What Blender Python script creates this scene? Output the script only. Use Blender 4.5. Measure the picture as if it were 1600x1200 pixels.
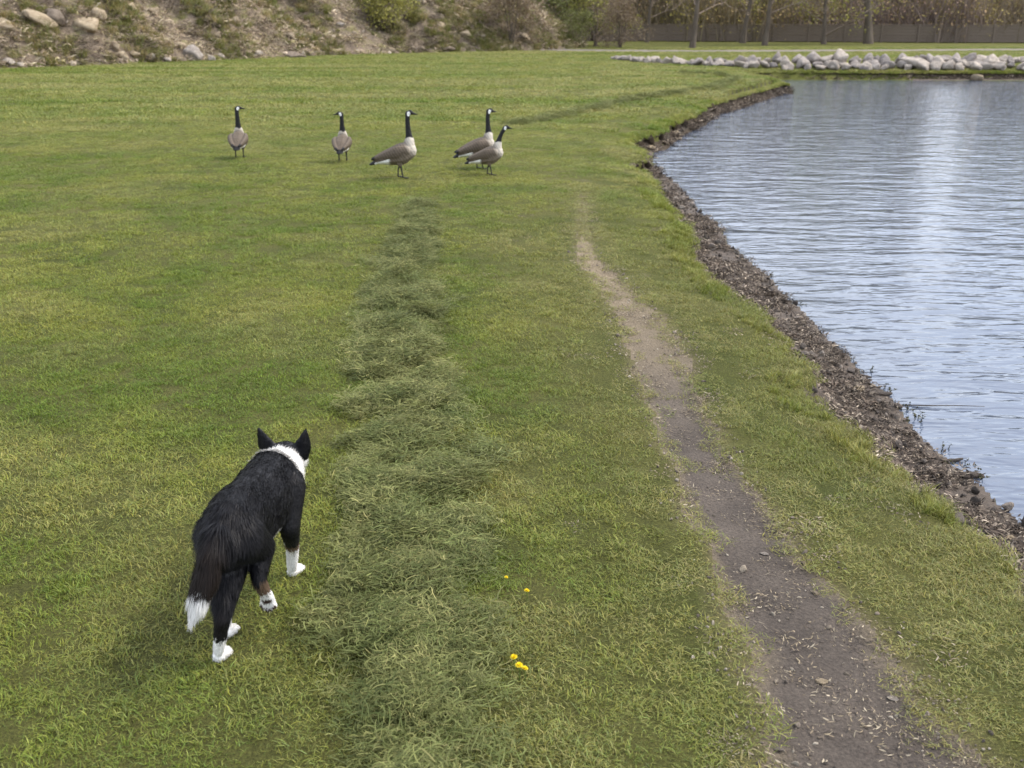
import bpy, bmesh, math, random
import numpy as np
from mathutils import Vector, Matrix, noise as mnoise

# ------------------------------------------------------------------ scene, camera, light
for o in list(bpy.data.objects):
    bpy.data.objects.remove(o)
SC = bpy.context.scene
COL = SC.collection
R = math.radians
random.seed(7)
RNG = np.random.default_rng(11)

CAM_H, FPX, HORIZON = 1.75, 1600.0, 25.0          # eye height, focal length and horizon row at 1600 x 1200
PITCH = math.atan((600 - HORIZON) / FPX)
cam_d = bpy.data.cameras.new('camera')
cam_d.sensor_width = 36.0
cam_d.lens = 36.0 * FPX / 1600.0
cam_d.clip_start, cam_d.clip_end = 0.05, 3000
cam_d.dof.use_dof = True
cam_d.dof.focus_distance = 4.2
cam_d.dof.aperture_fstop = 4.8
cam = bpy.data.objects.new('camera', cam_d)
COL.objects.link(cam)
cam.location = (0, 0, CAM_H)
cam.rotation_euler = (math.pi / 2 - PITCH, 0, 0)
SC.camera = cam

SUN_EL, SUN_AZ = 52.0, 75.0                         # degrees; azimuth measured from +Y towards +X
world = bpy.data.worlds.new('World')
SC.world = world
world.use_nodes = True
wn, wl = world.node_tree.nodes, world.node_tree.links
wn.clear()
w_out = wn.new('ShaderNodeOutputWorld')
w_bg = wn.new('ShaderNodeBackground')
w_bg.inputs['Strength'].default_value = 0.13
w_sky = wn.new('ShaderNodeTexSky')
w_sky.sky_type = 'NISHITA'
w_sky.sun_disc = False
w_sky.sun_elevation = R(SUN_EL)
w_sky.sun_rotation = R(SUN_AZ)
w_sky.air_density, w_sky.dust_density, w_sky.ozone_density = 1.0, 3.0, 1.0
# thin broken cloud all over the sky
w_tc = wn.new('ShaderNodeTexCoord')
w_no = wn.new('ShaderNodeTexNoise')
w_no.inputs['Scale'].default_value = 2.3
w_no.inputs['Detail'].default_value = 5
w_mp = wn.new('ShaderNodeMapping')
w_mp.inputs['Scale'].default_value = (1, 1, 2.2)
w_rm = wn.new('ShaderNodeMapRange')
w_rm.inputs[1].default_value, w_rm.inputs[2].default_value = 0.38, 0.66
w_rm.inputs[3].default_value, w_rm.inputs[4].default_value = 0.25, 0.85
w_mx = wn.new('ShaderNodeMix')
w_mx.data_type = 'RGBA'
w_mx.inputs[7].default_value = (8.0, 8.3, 8.9, 1)
wl.new(w_tc.outputs['Generated'], w_mp.inputs['Vector'])
wl.new(w_mp.outputs['Vector'], w_no.inputs['Vector'])
wl.new(w_no.outputs['Fac'], w_rm.inputs[0])
wl.new(w_rm.outputs[0], w_mx.inputs[0])
wl.new(w_sky.outputs[0], w_mx.inputs[6])
wl.new(w_mx.outputs[2], w_bg.inputs['Color'])
wl.new(w_bg.outputs[0], w_out.inputs['Surface'])

sun_d = bpy.data.lights.new('sun', 'SUN')
sun_d.energy = 1.5
sun_d.angle = R(14)
sun_d.color = (1.0, 0.93, 0.82)
sun = bpy.data.objects.new('sun', sun_d)
COL.objects.link(sun)
_sd = Vector((math.sin(R(SUN_AZ)) * math.cos(R(SUN_EL)), math.cos(R(SUN_AZ)) * math.cos(R(SUN_EL)), math.sin(R(SUN_EL))))
sun.rotation_euler = _sd.to_track_quat('Z', 'Y').to_euler()

SC.view_settings.view_transform = 'Standard'
SC.view_settings.look = 'None'
SC.view_settings.exposure = 1.2
SC.view_settings.gamma = 1.0
SC.view_settings.use_curve_mapping = False
SC.render.engine = 'CYCLES'
SC.cycles.use_denoising = True
SC.cycles.max_bounces = 6
SC.cycles.diffuse_bounces = 3
SC.cycles.glossy_bounces = 3
SC.cycles.transmission_bounces = 4
SC.cycles.transparent_max_bounces = 6
SC.cycles.use_adaptive_sampling = False

# ------------------------------------------------------------------ helpers
SP, CP = math.sin(PITCH), math.cos(PITCH)


def G(px, py, z=0.0):
    """point of the place at height z that the photograph shows at pixel px, py"""
    a, b = (px - 800) / FPX, (py - 600) / FPX
    dy, dz = CP - b * SP, -(SP + b * CP)
    t = (z - CAM_H) / dz
    return (a * t, dy * t)


def to_px(x, y, z):
    d = y * CP + (CAM_H - z) * SP
    return 800 + FPX * x / d, 600 + FPX * ((CAM_H - z) * CP - y * SP) / d


def tag(o, label=None, cat=None, group=None, kind=None):
    if label: o['label'] = label
    if cat: o['category'] = cat
    if group: o['group'] = group
    if kind: o['kind'] = kind
    return o


def empty(name, loc=(0, 0, 0), rz=0.0, scale=1.0):
    o = bpy.data.objects.new(name, None)
    o.empty_display_size = 0.1
    COL.objects.link(o)
    o.location = loc
    o.rotation_euler = (0, 0, rz)
    o.scale = (scale,) * 3
    return o


def link(name, me, mats=(), parent=None, loc=(0, 0, 0), rot=(0, 0, 0), scl=(1, 1, 1)):
    o = bpy.data.objects.new(name, me)
    COL.objects.link(o)
    for m in mats:
        if len(me.materials) < len(mats):
            me.materials.append(m)
    o.parent = parent
    o.location, o.rotation_euler, o.scale = loc, rot, scl
    return o


def mesh_np(name, v, faces, smooth=False, mat_idx=None):
    """faces: list of int arrays, each (n,3) or (n,4)"""
    me = bpy.data.meshes.new(name)
    v = np.asarray(v, np.float32)
    loops = np.concatenate([f.reshape(-1) for f in faces]).astype(np.int32)
    tot = np.concatenate([np.full(len(f), f.shape[1], np.int32) for f in faces])
    start = np.concatenate([[0], np.cumsum(tot)[:-1]]).astype(np.int32)
    me.vertices.add(len(v)); me.vertices.foreach_set('co', v.reshape(-1))
    me.loops.add(len(loops)); me.loops.foreach_set('vertex_index', loops)
    me.polygons.add(len(tot)); me.polygons.foreach_set('loop_start', start); me.polygons.foreach_set('loop_total', tot)
    if mat_idx is not None:
        me.polygons.foreach_set('material_index', np.asarray(mat_idx, np.int32))
    me.polygons.foreach_set('use_smooth', np.full(len(tot), smooth))
    me.update(calc_edges=True)
    me.validate()
    return me


def vattr(me, name, arr):
    arr = np.asarray(arr, np.float32)
    if arr.ndim == 1:
        a = me.attributes.new(name, 'FLOAT', 'POINT'); a.data.foreach_set('value', arr)
    else:
        if arr.shape[1] == 3:
            arr = np.concatenate([arr, np.ones((len(arr), 1), np.float32)], 1)
        a = me.attributes.new(name, 'FLOAT_COLOR', 'POINT'); a.data.foreach_set('color', arr.reshape(-1))


def _h(ix, iy, s):
    n = (ix.astype(np.int64) * 374761393 + iy.astype(np.int64) * 668265263 + s * 1274126177) & 0xffffffff
    n = ((n ^ (n >> 13)) * 1274126177) & 0xffffffff
    n = (n ^ (n >> 16)) & 0xffffffff
    return n.astype(np.float64) / 4294967295.0


def vnoise(x, y, s=0):
    ix, iy = np.floor(x), np.floor(y)
    fx, fy = x - ix, y - iy
    fx, fy = fx * fx * (3 - 2 * fx), fy * fy * (3 - 2 * fy)
    a, b = _h(ix, iy, s), _h(ix + 1, iy, s)
    c, d = _h(ix, iy + 1, s), _h(ix + 1, iy + 1, s)
    return (a + (b - a) * fx) * (1 - fy) + (c + (d - c) * fx) * fy


def fbm(x, y, s=0, o=4):
    t, a, n = 0.0, 0.5, 0.0
    for i in range(o):
        t = t + a * vnoise(x * 2 ** i + 17.3 * i, y * 2 ** i - 9.1 * i, s + i)
        n += a; a *= 0.5
    return t / n


def sstep(a, b, x):
    t = np.clip((x - a) / (b - a), 0, 1)
    return t * t * (3 - 2 * t)


def lerp3(a, b, t):
    return np.asarray(a)[None, :] * (1 - t)[:, None] + np.asarray(b)[None, :] * t[:, None] if np.ndim(a) == 1 else a * (1 - t)[:, None] + np.asarray(b) * t[:, None]


def pdist(x, y, poly, closed=False, val=None):
    """distance to a polyline (and the interpolated value val along it)"""
    P = np.asarray(poly, float)
    n = len(P) if closed else len(P) - 1
    best = np.full(x.shape, 1e18); bv = np.zeros(x.shape)
    for i in range(n):
        a, b = P[i], P[(i + 1) % len(P)]
        d = b - a
        L = d @ d + 1e-12
        t = np.clip(((x - a[0]) * d[0] + (y - a[1]) * d[1]) / L, 0, 1)
        q = (x - a[0] - t * d[0]) ** 2 + (y - a[1] - t * d[1]) ** 2
        m = q < best
        best = np.where(m, q, best)
        if val is not None:
            bv = np.where(m, val[i] + (val[i + 1] - val[i]) * t, bv)
    return (np.sqrt(best), bv) if val is not None else np.sqrt(best)


def inside(x, y, poly):
    P = np.asarray(poly, float)
    c = np.zeros(x.shape, bool)
    j = len(P) - 1
    for i in range(len(P)):
        xi, yi, xj, yj = P[i, 0], P[i, 1], P[j, 0], P[j, 1]
        if yi != yj:
            c ^= ((yi > y) != (yj > y)) & (x < (xj - xi) * (y - yi) / (yj - yi) + xi)
        j = i
    return c


# ------------------------------------------------------------------ materials
def mat(name):
    m = bpy.data.materials.new(name)
    m.use_nodes = True
    nt = m.node_tree
    nt.nodes.clear()
    out = nt.nodes.new('ShaderNodeOutputMaterial')
    return m, nt.nodes, nt.links, out


def nd(ns, t, **kw):
    n = ns.new(t)
    for k, v in kw.items():
        setattr(n, k, v)
    return n


def noise_node(ns, ls, scale, detail=4, vec=None, rough=0.55):
    n = ns.new('ShaderNodeTexNoise')
    n.inputs['Scale'].default_value = scale
    n.inputs['Detail'].default_value = detail
    n.inputs['Roughness'].default_value = rough
    if vec is not None:
        ls.new(vec, n.inputs['Vector'])
    return n


def ramp(ns, ls, fac, stops):
    r = ns.new('ShaderNodeValToRGB')
    e = r.color_ramp.elements
    while len(e) < len(stops):
        e.new(0.5)
    for k, (p, c) in enumerate(stops):
        e[k].position = p
        e[k].color = (c[0], c[1], c[2], 1)
    ls.new(fac, r.inputs[0])
    return r


def mixc(ns, ls, fac, a, b, mode='MIX'):
    m = ns.new('ShaderNodeMix')
    m.data_type = 'RGBA'
    m.blend_type = mode
    for s, v in ((0, fac), (6, a), (7, b)):
        if hasattr(v, 'is_linked') or hasattr(v, 'links'):
            ls.new(v, m.inputs[s])
        elif isinstance(v, (int, float)):
            m.inputs[s].default_value = v
        else:
            m.inputs[s].default_value = (v[0], v[1], v[2], 1)
    return m.outputs[2]


def bump(ns, ls, height, strength, dist, prev=None):
    b = ns.new('ShaderNodeBump')
    b.inputs['Strength'].default_value = strength
    b.inputs['Distance'].default_value = dist
    ls.new(height, b.inputs['Height'])
    if prev is not None:
        ls.new(prev, b.inputs['Normal'])
    return b.outputs[0]


def attr_mat(name, rough=0.8, spec=0.3, translucent=0.0, instancer=True, vertex='bcol', noise_scale=None, noise_amt=0.3, bump_amt=0.0, sheen=0.0):
    """colour = instance colour x vertex colour (each optional)"""
    m, ns, ls, out = mat(name)
    c = None
    if vertex:
        a = nd(ns, 'ShaderNodeAttribute', attribute_name=vertex)
        c = a.outputs['Color']
    if instancer:
        g = nd(ns, 'ShaderNodeAttribute', attribute_name='gcol', attribute_type='INSTANCER')
        c = g.outputs['Color'] if c is None else mixc(ns, ls, 1.0, g.outputs['Color'], c, 'MULTIPLY')
    p = ns.new('ShaderNodeBsdfPrincipled')
    p.inputs['Roughness'].default_value = rough
    p.inputs['Specular IOR Level'].default_value = spec
    if sheen:
        p.inputs['Sheen Weight'].default_value = sheen
    if noise_scale:
        tc = ns.new('ShaderNodeTexCoord')
        n = noise_node(ns, ls, noise_scale, 6, tc.outputs['Object'], 0.65)
        r = ramp(ns, ls, n.outputs['Fac'], [(0.25, (1 - noise_amt,) * 3), (0.75, (1 + noise_amt,) * 3)])
        c = mixc(ns, ls, 1.0, c, r.outputs[0], 'MULTIPLY')
        if bump_amt:
            ls.new(bump(ns, ls, n.outputs['Fac'], 0.6, bump_amt), p.inputs['Normal'])
    ls.new(c, p.inputs['Base Color'])
    if translucent:
        t = ns.new('ShaderNodeBsdfTranslucent')
        ls.new(c, t.inputs['Color'])
        mx = ns.new('ShaderNodeMixShader')
        mx.inputs[0].default_value = translucent
        ls.new(p.outputs[0], mx.inputs[1]); ls.new(t.outputs[0], mx.inputs[2])
        ls.new(mx.outputs[0], out.inputs[0])
    else:
        ls.new(p.outputs[0], out.inputs[0])
    return m


def noise_mat(name, stops, scale, rough=0.9, spec=0.2, bump_amt=0.02, bump_scale=None, detail=6, vscale=(1, 1, 1), coord='Object'):
    m, ns, ls, out = mat(name)
    tc = ns.new('ShaderNodeTexCoord')
    mp = ns.new('ShaderNodeMapping')
    mp.inputs['Scale'].default_value = vscale
    ls.new(tc.outputs[coord], mp.inputs['Vector'])
    n = noise_node(ns, ls, scale, detail, mp.outputs[0], 0.65)
    r = ramp(ns, ls, n.outputs['Fac'], stops)
    p = ns.new('ShaderNodeBsdfPrincipled')
    p.inputs['Roughness'].default_value = rough
    p.inputs['Specular IOR Level'].default_value = spec
    ls.new(r.outputs[0], p.inputs['Base Color'])
    if bump_amt:
        n2 = noise_node(ns, ls, bump_scale or scale * 3, 6, mp.outputs[0], 0.7)
        ls.new(bump(ns, ls, n2.outputs['Fac'], 0.8, bump_amt), p.inputs['Normal'])
    ls.new(p.outputs[0], out.inputs[0])
    return m


# ------------------------------------------------------------------ layout of the ground (metres)
WATER = -0.42
EDGE_Z = -0.15
edge_px = [(2300, 1500), (1900, 1150), (1700, 1000), (1600, 931), (1578, 905), (1569, 866), (1532, 838), (1480, 801), (1442, 771),
           (1401, 756), (1397, 730), (1360, 711), (1345, 685), (1300, 659), (1270, 628), (1257, 618), (1272, 597), (1259, 561), (1206, 520),
           (1172, 482), (1105, 441), (1072, 402), (1076, 375), (1062, 346), (1044, 323), (1024, 308), (1017, 287), (1011, 269), (976, 259),
           (1011, 246), (997, 233), (979, 224), (990, 214), (1024, 207), (1038, 195), (1060, 186), (1087, 175), (1103, 163), (1130, 155),
           (1175, 143), (1222, 130)]
water_px = [(2400, 1400), (1900, 1040), (1700, 890), (1600, 816), (1562, 786), (1536, 756), (1506, 732), (1476, 711), (1442, 681), (1416, 647),
            (1394, 621), (1352, 587), (1326, 554), (1296, 527), (1262, 490), (1240, 471), (1202, 430), (1164, 400), (1141, 382), (1134, 364),
            (1121, 346), (1094, 332), (1083, 312), (1058, 287), (1040, 274), (1024, 260), (1022, 242), (1035, 229), (1053, 211), (1080, 196),
            (1107, 178), (1146, 160), (1193, 145), (1240, 132)]
EDGE = [G(p, q, EDGE_Z) for p, q in edge_px] + [(8.15, 31.5), (8.4, 35.0), (7.9, 38.1), (9.5, 38.75), (12, 38.65), (20, 38.5), (45, 39.2), (90, 40), (90, -5), (6, -5)]
WLINE = [G(p, q, WATER) for p, q in water_px] + [(9.15, 35.2), (8.6, 37.9), (9.6, 38.3), (12, 38.2), (20, 38.0), (45, 38.7), (90, 39.3), (90, -5), (7, -5)]
path_pts = [(1500, 1400, 330), (1387, 1200, 280), (1330, 1100, 235), (1273, 1000, 195), (1207, 900, 140), (1143, 800, 110), (1088, 700, 88), (1050, 610, 78),
            (1034, 555, 84), (1003, 500, 70), (960, 450, 52), (917, 400, 32), (908, 345, 18), (912, 300, 10)]
PATH = [G(p, q, -0.04) for p, q, w in path_pts]
PATHW = [0.58 * w / FPX * math.hypot(*G(p, q, -0.04), 1.8) for p, q, w in path_pts]
PATH_NEAR = [0, 0, 0, 0, 0, 0, 0, 0.1, 0.45, 0.6, 0.75, 0.9, 1, 1]
TOE = [G(-700, 140), G(-300, 119), G(0, 107), (G(150, 102)[0], G(150, 102)[1]), G(300, 96), G(480, 88), G(650, 83), G(850, 78.5), G(915, 75)]
HILL = TOE + [(4.0, 66), (-4, 80), (-10, 130), (-140, 130), (-140, -20), (-30, 0)]
ROAD = [(-4, 62), (3, 58.5), (10, 57), (20, 58.0), (30, 60), (50, 66), (90, 80)]


def fields(x, y):
    """every mask the ground and its scatter use"""
    f = {}
    jx = x + 0.10 * (vnoise(x * 3.1, y * 3.1, 5) - 0.5) + 0.05 * (vnoise(x * 11, y * 11, 6) - 0.5)
    jy = y + 0.10 * (vnoise(x * 3.1, y * 3.1, 7) - 0.5) + 0.05 * (vnoise(x * 11, y * 11, 8) - 0.5)
    dE = pdist(jx, jy, EDGE, True)
    inE = inside(jx, jy, EDGE)
    dW = pdist(x, y, WLINE, True)
    inW = inside(x, y, WLINE)
    f['dE'] = np.where(inE, -dE, dE)                 # + on the grass, - on the pond side
    f['dW'] = np.where(inW, dW, -dW)                 # + in the water
    f['water'] = inW
    f['shore'] = inE & ~inW
    dP, v = pdist(x, y, PATH, False, list(zip(PATHW, PATH_NEAR)) and PATHW)
    _, near = pdist(x, y, PATH, False, PATH_NEAR)
    q = dP / v + 0.36 * (fbm(x * 5, y * 5, 21, 4) - 0.5) * 2
    f['path'] = 1 - sstep(0.45, 1.45, q)
    f['path'] = f['path'] * (1 - 0.65 * sstep(0.85, 1.0, near))
    f['pathq'] = q
    f['pathfar'] = near
    dH = pdist(x, y, HILL, True)
    inH = inside(x, y, HILL)
    f['hill'] = np.where(inH, dH, -dH)
    f['road'] = pdist(x, y, ROAD)
    return f


def height(x, y, f):
    land = 0.025 * (fbm(x * 0.9, y * 0.9, 31, 3) - 0.5) + 0.006 * (vnoise(x * 9, y * 9, 33) - 0.5)
    far = sstep(20, 45, y)
    bankz = EDGE_Z * np.exp(-np.maximum(f['dE'], 0) / 0.7)
    z = land + bankz
    z = z - 0.03 * f['path'] * (1 - 0.5 * f['pathfar']) + 0.006 * f['path'] * (vnoise(x * 25, y * 25, 35) - 0.5)
    h = np.maximum(f['hill'], 0)
    hz = 0.62 * h + 0.25 * (1 - np.exp(-h * 1.2)) + (1.5 * (fbm((x * 0.67 + y * 0.74) * 0.62, (y * 0.67 - x * 0.74) * 0.16, 41, 4) - 0.5) + 0.35 * (fbm(x * 1.7, y * 1.7, 45, 3) - 0.5)) * sstep(0, 2.0, h)
    hz = np.where(h > 0, np.minimum(hz, 9 + 0.1 * h), 0)
    z = z + hz
    z = z + 0.07 * np.clip(y - 88, 0, 120)
    t = np.clip(-f['dE'] / (-f['dE'] - f['dW'] + 1e-6), 0, 1)
    drop = 0.35 + 0.45 * vnoise(x * 0.8, y * 0.8, 55)
    near_drop = np.where(y > 9, np.where((x > 7.9) & (x < 9.4) & (y > 29.5) & (y < 38.2), 0.0, 0.75), drop)
    sz = EDGE_Z - 0.02 + land
    prof = near_drop * sstep(0, 0.16, t) + (1 - near_drop) * t
    zs = sz + (WATER - sz) * np.clip(prof, 0, 1) + 0.02 * (fbm(x * 12, y * 12, 57, 3) - 0.5) * (1 - np.abs(2 * t - 1)) + 0.015 * (fbm(x * 5, y * 5, 58, 2) - 0.5)
    z = np.where(f['shore'], zs, z)
    zw = WATER - 0.02 - 0.35 * (1 - np.exp(-np.maximum(f['dW'], 0) / 0.6))
    z = np.where(f['water'], zw, z)
    return z


def ground_z(x, y):
    xa, ya = np.atleast_1d(np.asarray(x, float)), np.atleast_1d(np.asarray(y, float))
    z = height(xa, ya, fields(xa, ya))
    return float(z[0]) if np.ndim(x) == 0 else z


# ground sheet: rows get wider with distance, one shared vertex field, split into the pieces of the setting
NC, NR = 460, 560
yr = np.concatenate([np.exp(np.linspace(math.log(1.0), math.log(100), NR)), np.linspace(110, 900, 24)])
uc = np.sinh(np.linspace(-1.55, 1.55, NC)) / math.sinh(1.55)
UU, YY = np.meshgrid(uc, yr)
XX = UU * (1.15 * YY + 1.2)
gx, gy = XX.reshape(-1), YY.reshape(-1)
F = fields(gx, gy)
gz = height(gx, gy, F)
gv = np.stack([gx, gy, gz], 1)
nr, nc = XX.shape
idx = np.arange(nr * nc).reshape(nr, nc)
quads = np.stack([idx[:-1, :-1], idx[:-1, 1:], idx[1:, 1:], idx[1:, :-1]], -1).reshape(-1, 4)


def fmean(a):
    return a[quads].mean(1)


cls = np.zeros(len(quads), int)                              # 0 lawn
cls[(fmean(F['path']) > 0.5)] = 1
cls[(fmean(F['shore'].astype(float)) > 0.5)] = 2
cls[(fmean(F['water'].astype(float)) > 0.5)] = 3
cls[(fmean(F['hill']) > 0)] = 4
cls[(fmean(F['road']) < 1.7) & (cls == 0)] = 5
cls[(fmean(gy) > 88) & (cls == 0)] = 6


# -- ground materials
def ground_material():
    m, ns, ls, out = mat('turf_soil')
    g = ns.new('ShaderNodeNewGeometry')
    n1 = noise_node(ns, ls, 1.3, 5, g.outputs['Position'])
    n2 = noise_node(ns, ls, 110, 6, g.outputs['Position'], 0.75)
    c = ramp(ns, ls, n1.outputs['Fac'], [(0.3, (0.075, 0.092, 0.020)), (0.7, (0.140, 0.140, 0.045))])
    d = ramp(ns, ls, n2.outputs['Fac'], [(0.32, (0.35, 0.34, 0.32)), (0.68, (1.45, 1.4, 1.3))])
    c = mixc(ns, ls, 1.0, c.outputs[0], d.outputs[0], 'MULTIPLY')
    a = nd(ns, 'ShaderNodeAttribute', attribute_name='path')
    c = mixc(ns, ls, a.outputs['Fac'], c, (0.24, 0.195, 0.12))
    p = ns.new('ShaderNodeBsdfPrincipled')
    p.inputs['Roughness'].default_value = 0.95
    p.inputs['Specular IOR Level'].default_value = 0.15
    ls.new(c, p.inputs['Base Color'])
    ls.new(bump(ns, ls, n2.outputs['Fac'], 1.0, 0.03), p.inputs['Normal'])
    ls.new(p.outputs[0], out.inputs[0])
    return m


def path_material():
    m, ns, ls, out = mat('trodden_earth')
    g = ns.new('ShaderNodeNewGeometry')
    n1 = noise_node(ns, ls, 3.0, 5, g.outputs['Position'])
    n2 = noise_node(ns, ls, 90, 6, g.outputs['Position'], 0.75)
    v = ns.new('ShaderNodeTexVoronoi')
    v.inputs['Scale'].default_value = 70
    ls.new(g.outputs['Position'], v.inputs['Vector'])
    c = ramp(ns, ls, n1.outputs['Fac'], [(0.3, (0.064, 0.054, 0.047)), (0.7, (0.125, 0.105, 0.089))])
    a = nd(ns, 'ShaderNodeAttribute', attribute_name='pathfar')
    c = mixc(ns, ls, a.outputs['Fac'], c.outputs[0], (0.235, 0.19, 0.125))
    pm = nd(ns, 'ShaderNodeAttribute', attribute_name='path')
    mr = ns.new('ShaderNodeMapRange')
    mr.inputs[1].default_value, mr.inputs[2].default_value = 0.5, 0.95
    mr.inputs[3].default_value, mr.inputs[4].default_value = 0.75, 0.0
    ls.new(pm.outputs['Fac'], mr.inputs[0])
    c = mixc(ns, ls, mr.outputs[0], c, (0.185, 0.152, 0.105))
    d = ramp(ns, ls, n2.outputs['Fac'], [(0.3, (0.5, 0.5, 0.5)), (0.68, (1.35, 1.32, 1.28))])
    c = mixc(ns, ls, 1.0, c, d.outputs[0], 'MULTIPLY')
    p = ns.new('ShaderNodeBsdfPrincipled')
    p.inputs['Roughness'].default_value = 0.9
    p.inputs['Specular IOR Level'].default_value = 0.2
    ls.new(c, p.inputs['Base Color'])
    b1 = bump(ns, ls, n2.outputs['Fac'], 1.0, 0.012)
    ls.new(bump(ns, ls, v.outputs['Distance'], 0.5, 0.008, b1), p.inputs['Normal'])
    ls.new(p.outputs[0], out.inputs[0])
    return m


M_turf = ground_material()
M_path = path_material()
M_shore = noise_mat('wet_mud', [(0.3, (0.045, 0.034, 0.026)), (0.7, (0.12, 0.092, 0.07))], 14, 0.75, 0.35, 0.03, 60, coord='Object')
M_bed = noise_mat('pond_silt', [(0.3, (0.03, 0.028, 0.02)), (0.7, (0.06, 0.052, 0.035))], 5, 0.9)
M_hill = noise_mat('hill_soil', [(0.25, (0.13, 0.102, 0.078)), (0.5, (0.22, 0.175, 0.13)), (0.62, (0.20, 0.185, 0.085)), (0.8, (0.29, 0.24, 0.175))], 1.1, 0.95, 0.15, 0.25, 4.0)
M_road = noise_mat('pale_gravel', [(0.3, (0.14, 0.122, 0.10)), (0.7, (0.21, 0.185, 0.155))], 3, 0.95)
M_wood_floor = noise_mat('leaf_litter', [(0.3, (0.10, 0.08, 0.055)), (0.7, (0.19, 0.15, 0.10))], 0.6, 0.95, 0.15, 0.2, 2)
names = [('lawn', M_turf), ('dirt_path', M_path), ('pond_shore', M_shore), ('pond_bed', M_bed), ('hillside', M_hill), ('gravel_road', M_road), ('woodland_floor', M_wood_floor)]
for k, (nm, m) in enumerate(names):
    q = quads[cls == k]
    used, inv = np.unique(q, return_inverse=True)
    me = mesh_np(nm, gv[used], [inv.reshape(-1, 4)], True)
    vattr(me, 'path', F['path'][used])
    vattr(me, 'pathfar', F['pathfar'][used])
    tag(link(nm, me, [m]), kind='structure')


# the cut earth face of the bank where there is no beach
def bank_strip():
    i0 = next(k for k, p in enumerate(EDGE) if p[1] > 11.0)
    P = np.asarray(EDGE[i0:48], float)
    seg = np.linalg.norm(np.diff(P, axis=0), axis=1); cs = np.concatenate([[0], np.cumsum(seg)])
    t = np.arange(0, cs[-1], 0.05)
    x, y = np.interp(t, cs, P[:, 0]), np.interp(t, cs, P[:, 1])
    ker = np.ones(5) / 5
    x[2:-2] = np.convolve(x, ker, 'valid'); y[2:-2] = np.convolve(y, ker, 'valid')
    tx, ty = np.gradient(x), np.gradient(y); L = np.hypot(tx, ty) + 1e-9
    nx, ny = ty / L, -tx / L                                   # towards the pond
    w = 0.05 * (vnoise(t * 4, t * 0, 151) - 0.5) + 0.10 * (vnoise(t * 1.3, t * 0, 153) - 0.5)
    rows = []
    for off, z in ((-0.10, EDGE_Z - 0.12), (0.0, EDGE_Z - 0.035), (0.035, EDGE_Z - 0.05), (0.0, EDGE_Z - 0.10), (0.05, EDGE_Z - 0.16), (0.10, EDGE_Z - 0.21), (0.22, WATER - 0.01), (0.34, WATER - 0.12)):
        j = 0.035 * (vnoise(t * 9, t * 0 + off * 31, 155) - 0.5) if off > 0 else 0
        rows.append(np.stack([x + nx * (off + w * (off > 0) + j), y + ny * (off + w * (off > 0) + j), np.full(len(t), z)], 1))
    n_, k_ = len(t), len(rows)
    v = np.stack(rows, 1).reshape(-1, 3)
    a = (np.arange(n_ - 1)[:, None] * k_ + np.arange(k_ - 1)[None, :]).reshape(-1)
    me = mesh_np('pond_bank', v, [np.stack([a, a + 1, a + k_ + 1, a + k_], 1)], True)
    m = noise_mat('cut_earth', [(0.3, (0.030, 0.024, 0.017)), (0.6, (0.075, 0.058, 0.042)), (0.8, (0.15, 0.12, 0.09))], 7, 0.95, 0.15, 0.04, 40)
    tag(link('pond_bank', me, [m]), kind='structure')
    return x, y, nx, ny


BANK = bank_strip()

# ------------------------------------------------------------------ the pond's surface
def water_material():
    m, ns, ls, out = mat('rippled_pond_water')
    g = ns.new('ShaderNodeNewGeometry')
    def layer(scale, sx, sy, rot, detail=2, dist=0.0):
        mp = ns.new('ShaderNodeMapping')
        mp.inputs['Scale'].default_value = (sx, sy, 1)
        mp.inputs['Rotation'].default_value = (0, 0, R(rot))
        ls.new(g.outputs['Position'], mp.inputs['Vector'])
        n = noise_node(ns, ls, scale, detail, mp.outputs[0], 0.5)
        n.inputs['Distortion'].default_value = dist
        return n.outputs['Fac']
    p = ns.new('ShaderNodeBsdfPrincipled')
    p.inputs['Base Color'].default_value = (0.062, 0.080, 0.118, 1)
    p.inputs['Roughness'].default_value = 0.04
    p.inputs['IOR'].default_value = 1.55
    p.inputs['Specular IOR Level'].default_value = 0.8
    b = bump(ns, ls, layer(2.2, 0.6, 1.5, 6, 3, 0.3), 1.0, 0.036)
    b = bump(ns, ls, layer(6.5, 0.42, 1.4, -4, 2, 0.5), 1.0, 0.011, b)
    b = bump(ns, ls, layer(15.0, 0.4, 1.3, 9, 2, 0.5), 1.0, 0.0028, b)
    ls.new(b, p.inputs['Normal'])
    ls.new(p.outputs[0], out.inputs[0])
    return m


wp = [(p[0], p[1]) for p in WLINE]
bm = bmesh.new()
for (x, y) in [(0.5, -5), (90, -5), (90, 40), (60, 45), (0.5, 45)]:
    bm.verts.new((x, y, WATER))
bm.faces.new(bm.verts)
me = bpy.data.meshes.new('pond_water'); bm.to_mesh(me); bm.free()
tag(link('pond_water', me, [water_material()]), kind='structure')


# ------------------------------------------------------------------ scatter (grass, clippings, litter: what nobody could count)
PROTO = {}


def proto_collection(name, meshes):
    c = bpy.data.collections.new(name)
    for i, me in enumerate(meshes):
        o = bpy.data.objects.new('%s_piece_%02d' % (name, i), me)
        c.objects.link(o)
    return c


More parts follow.
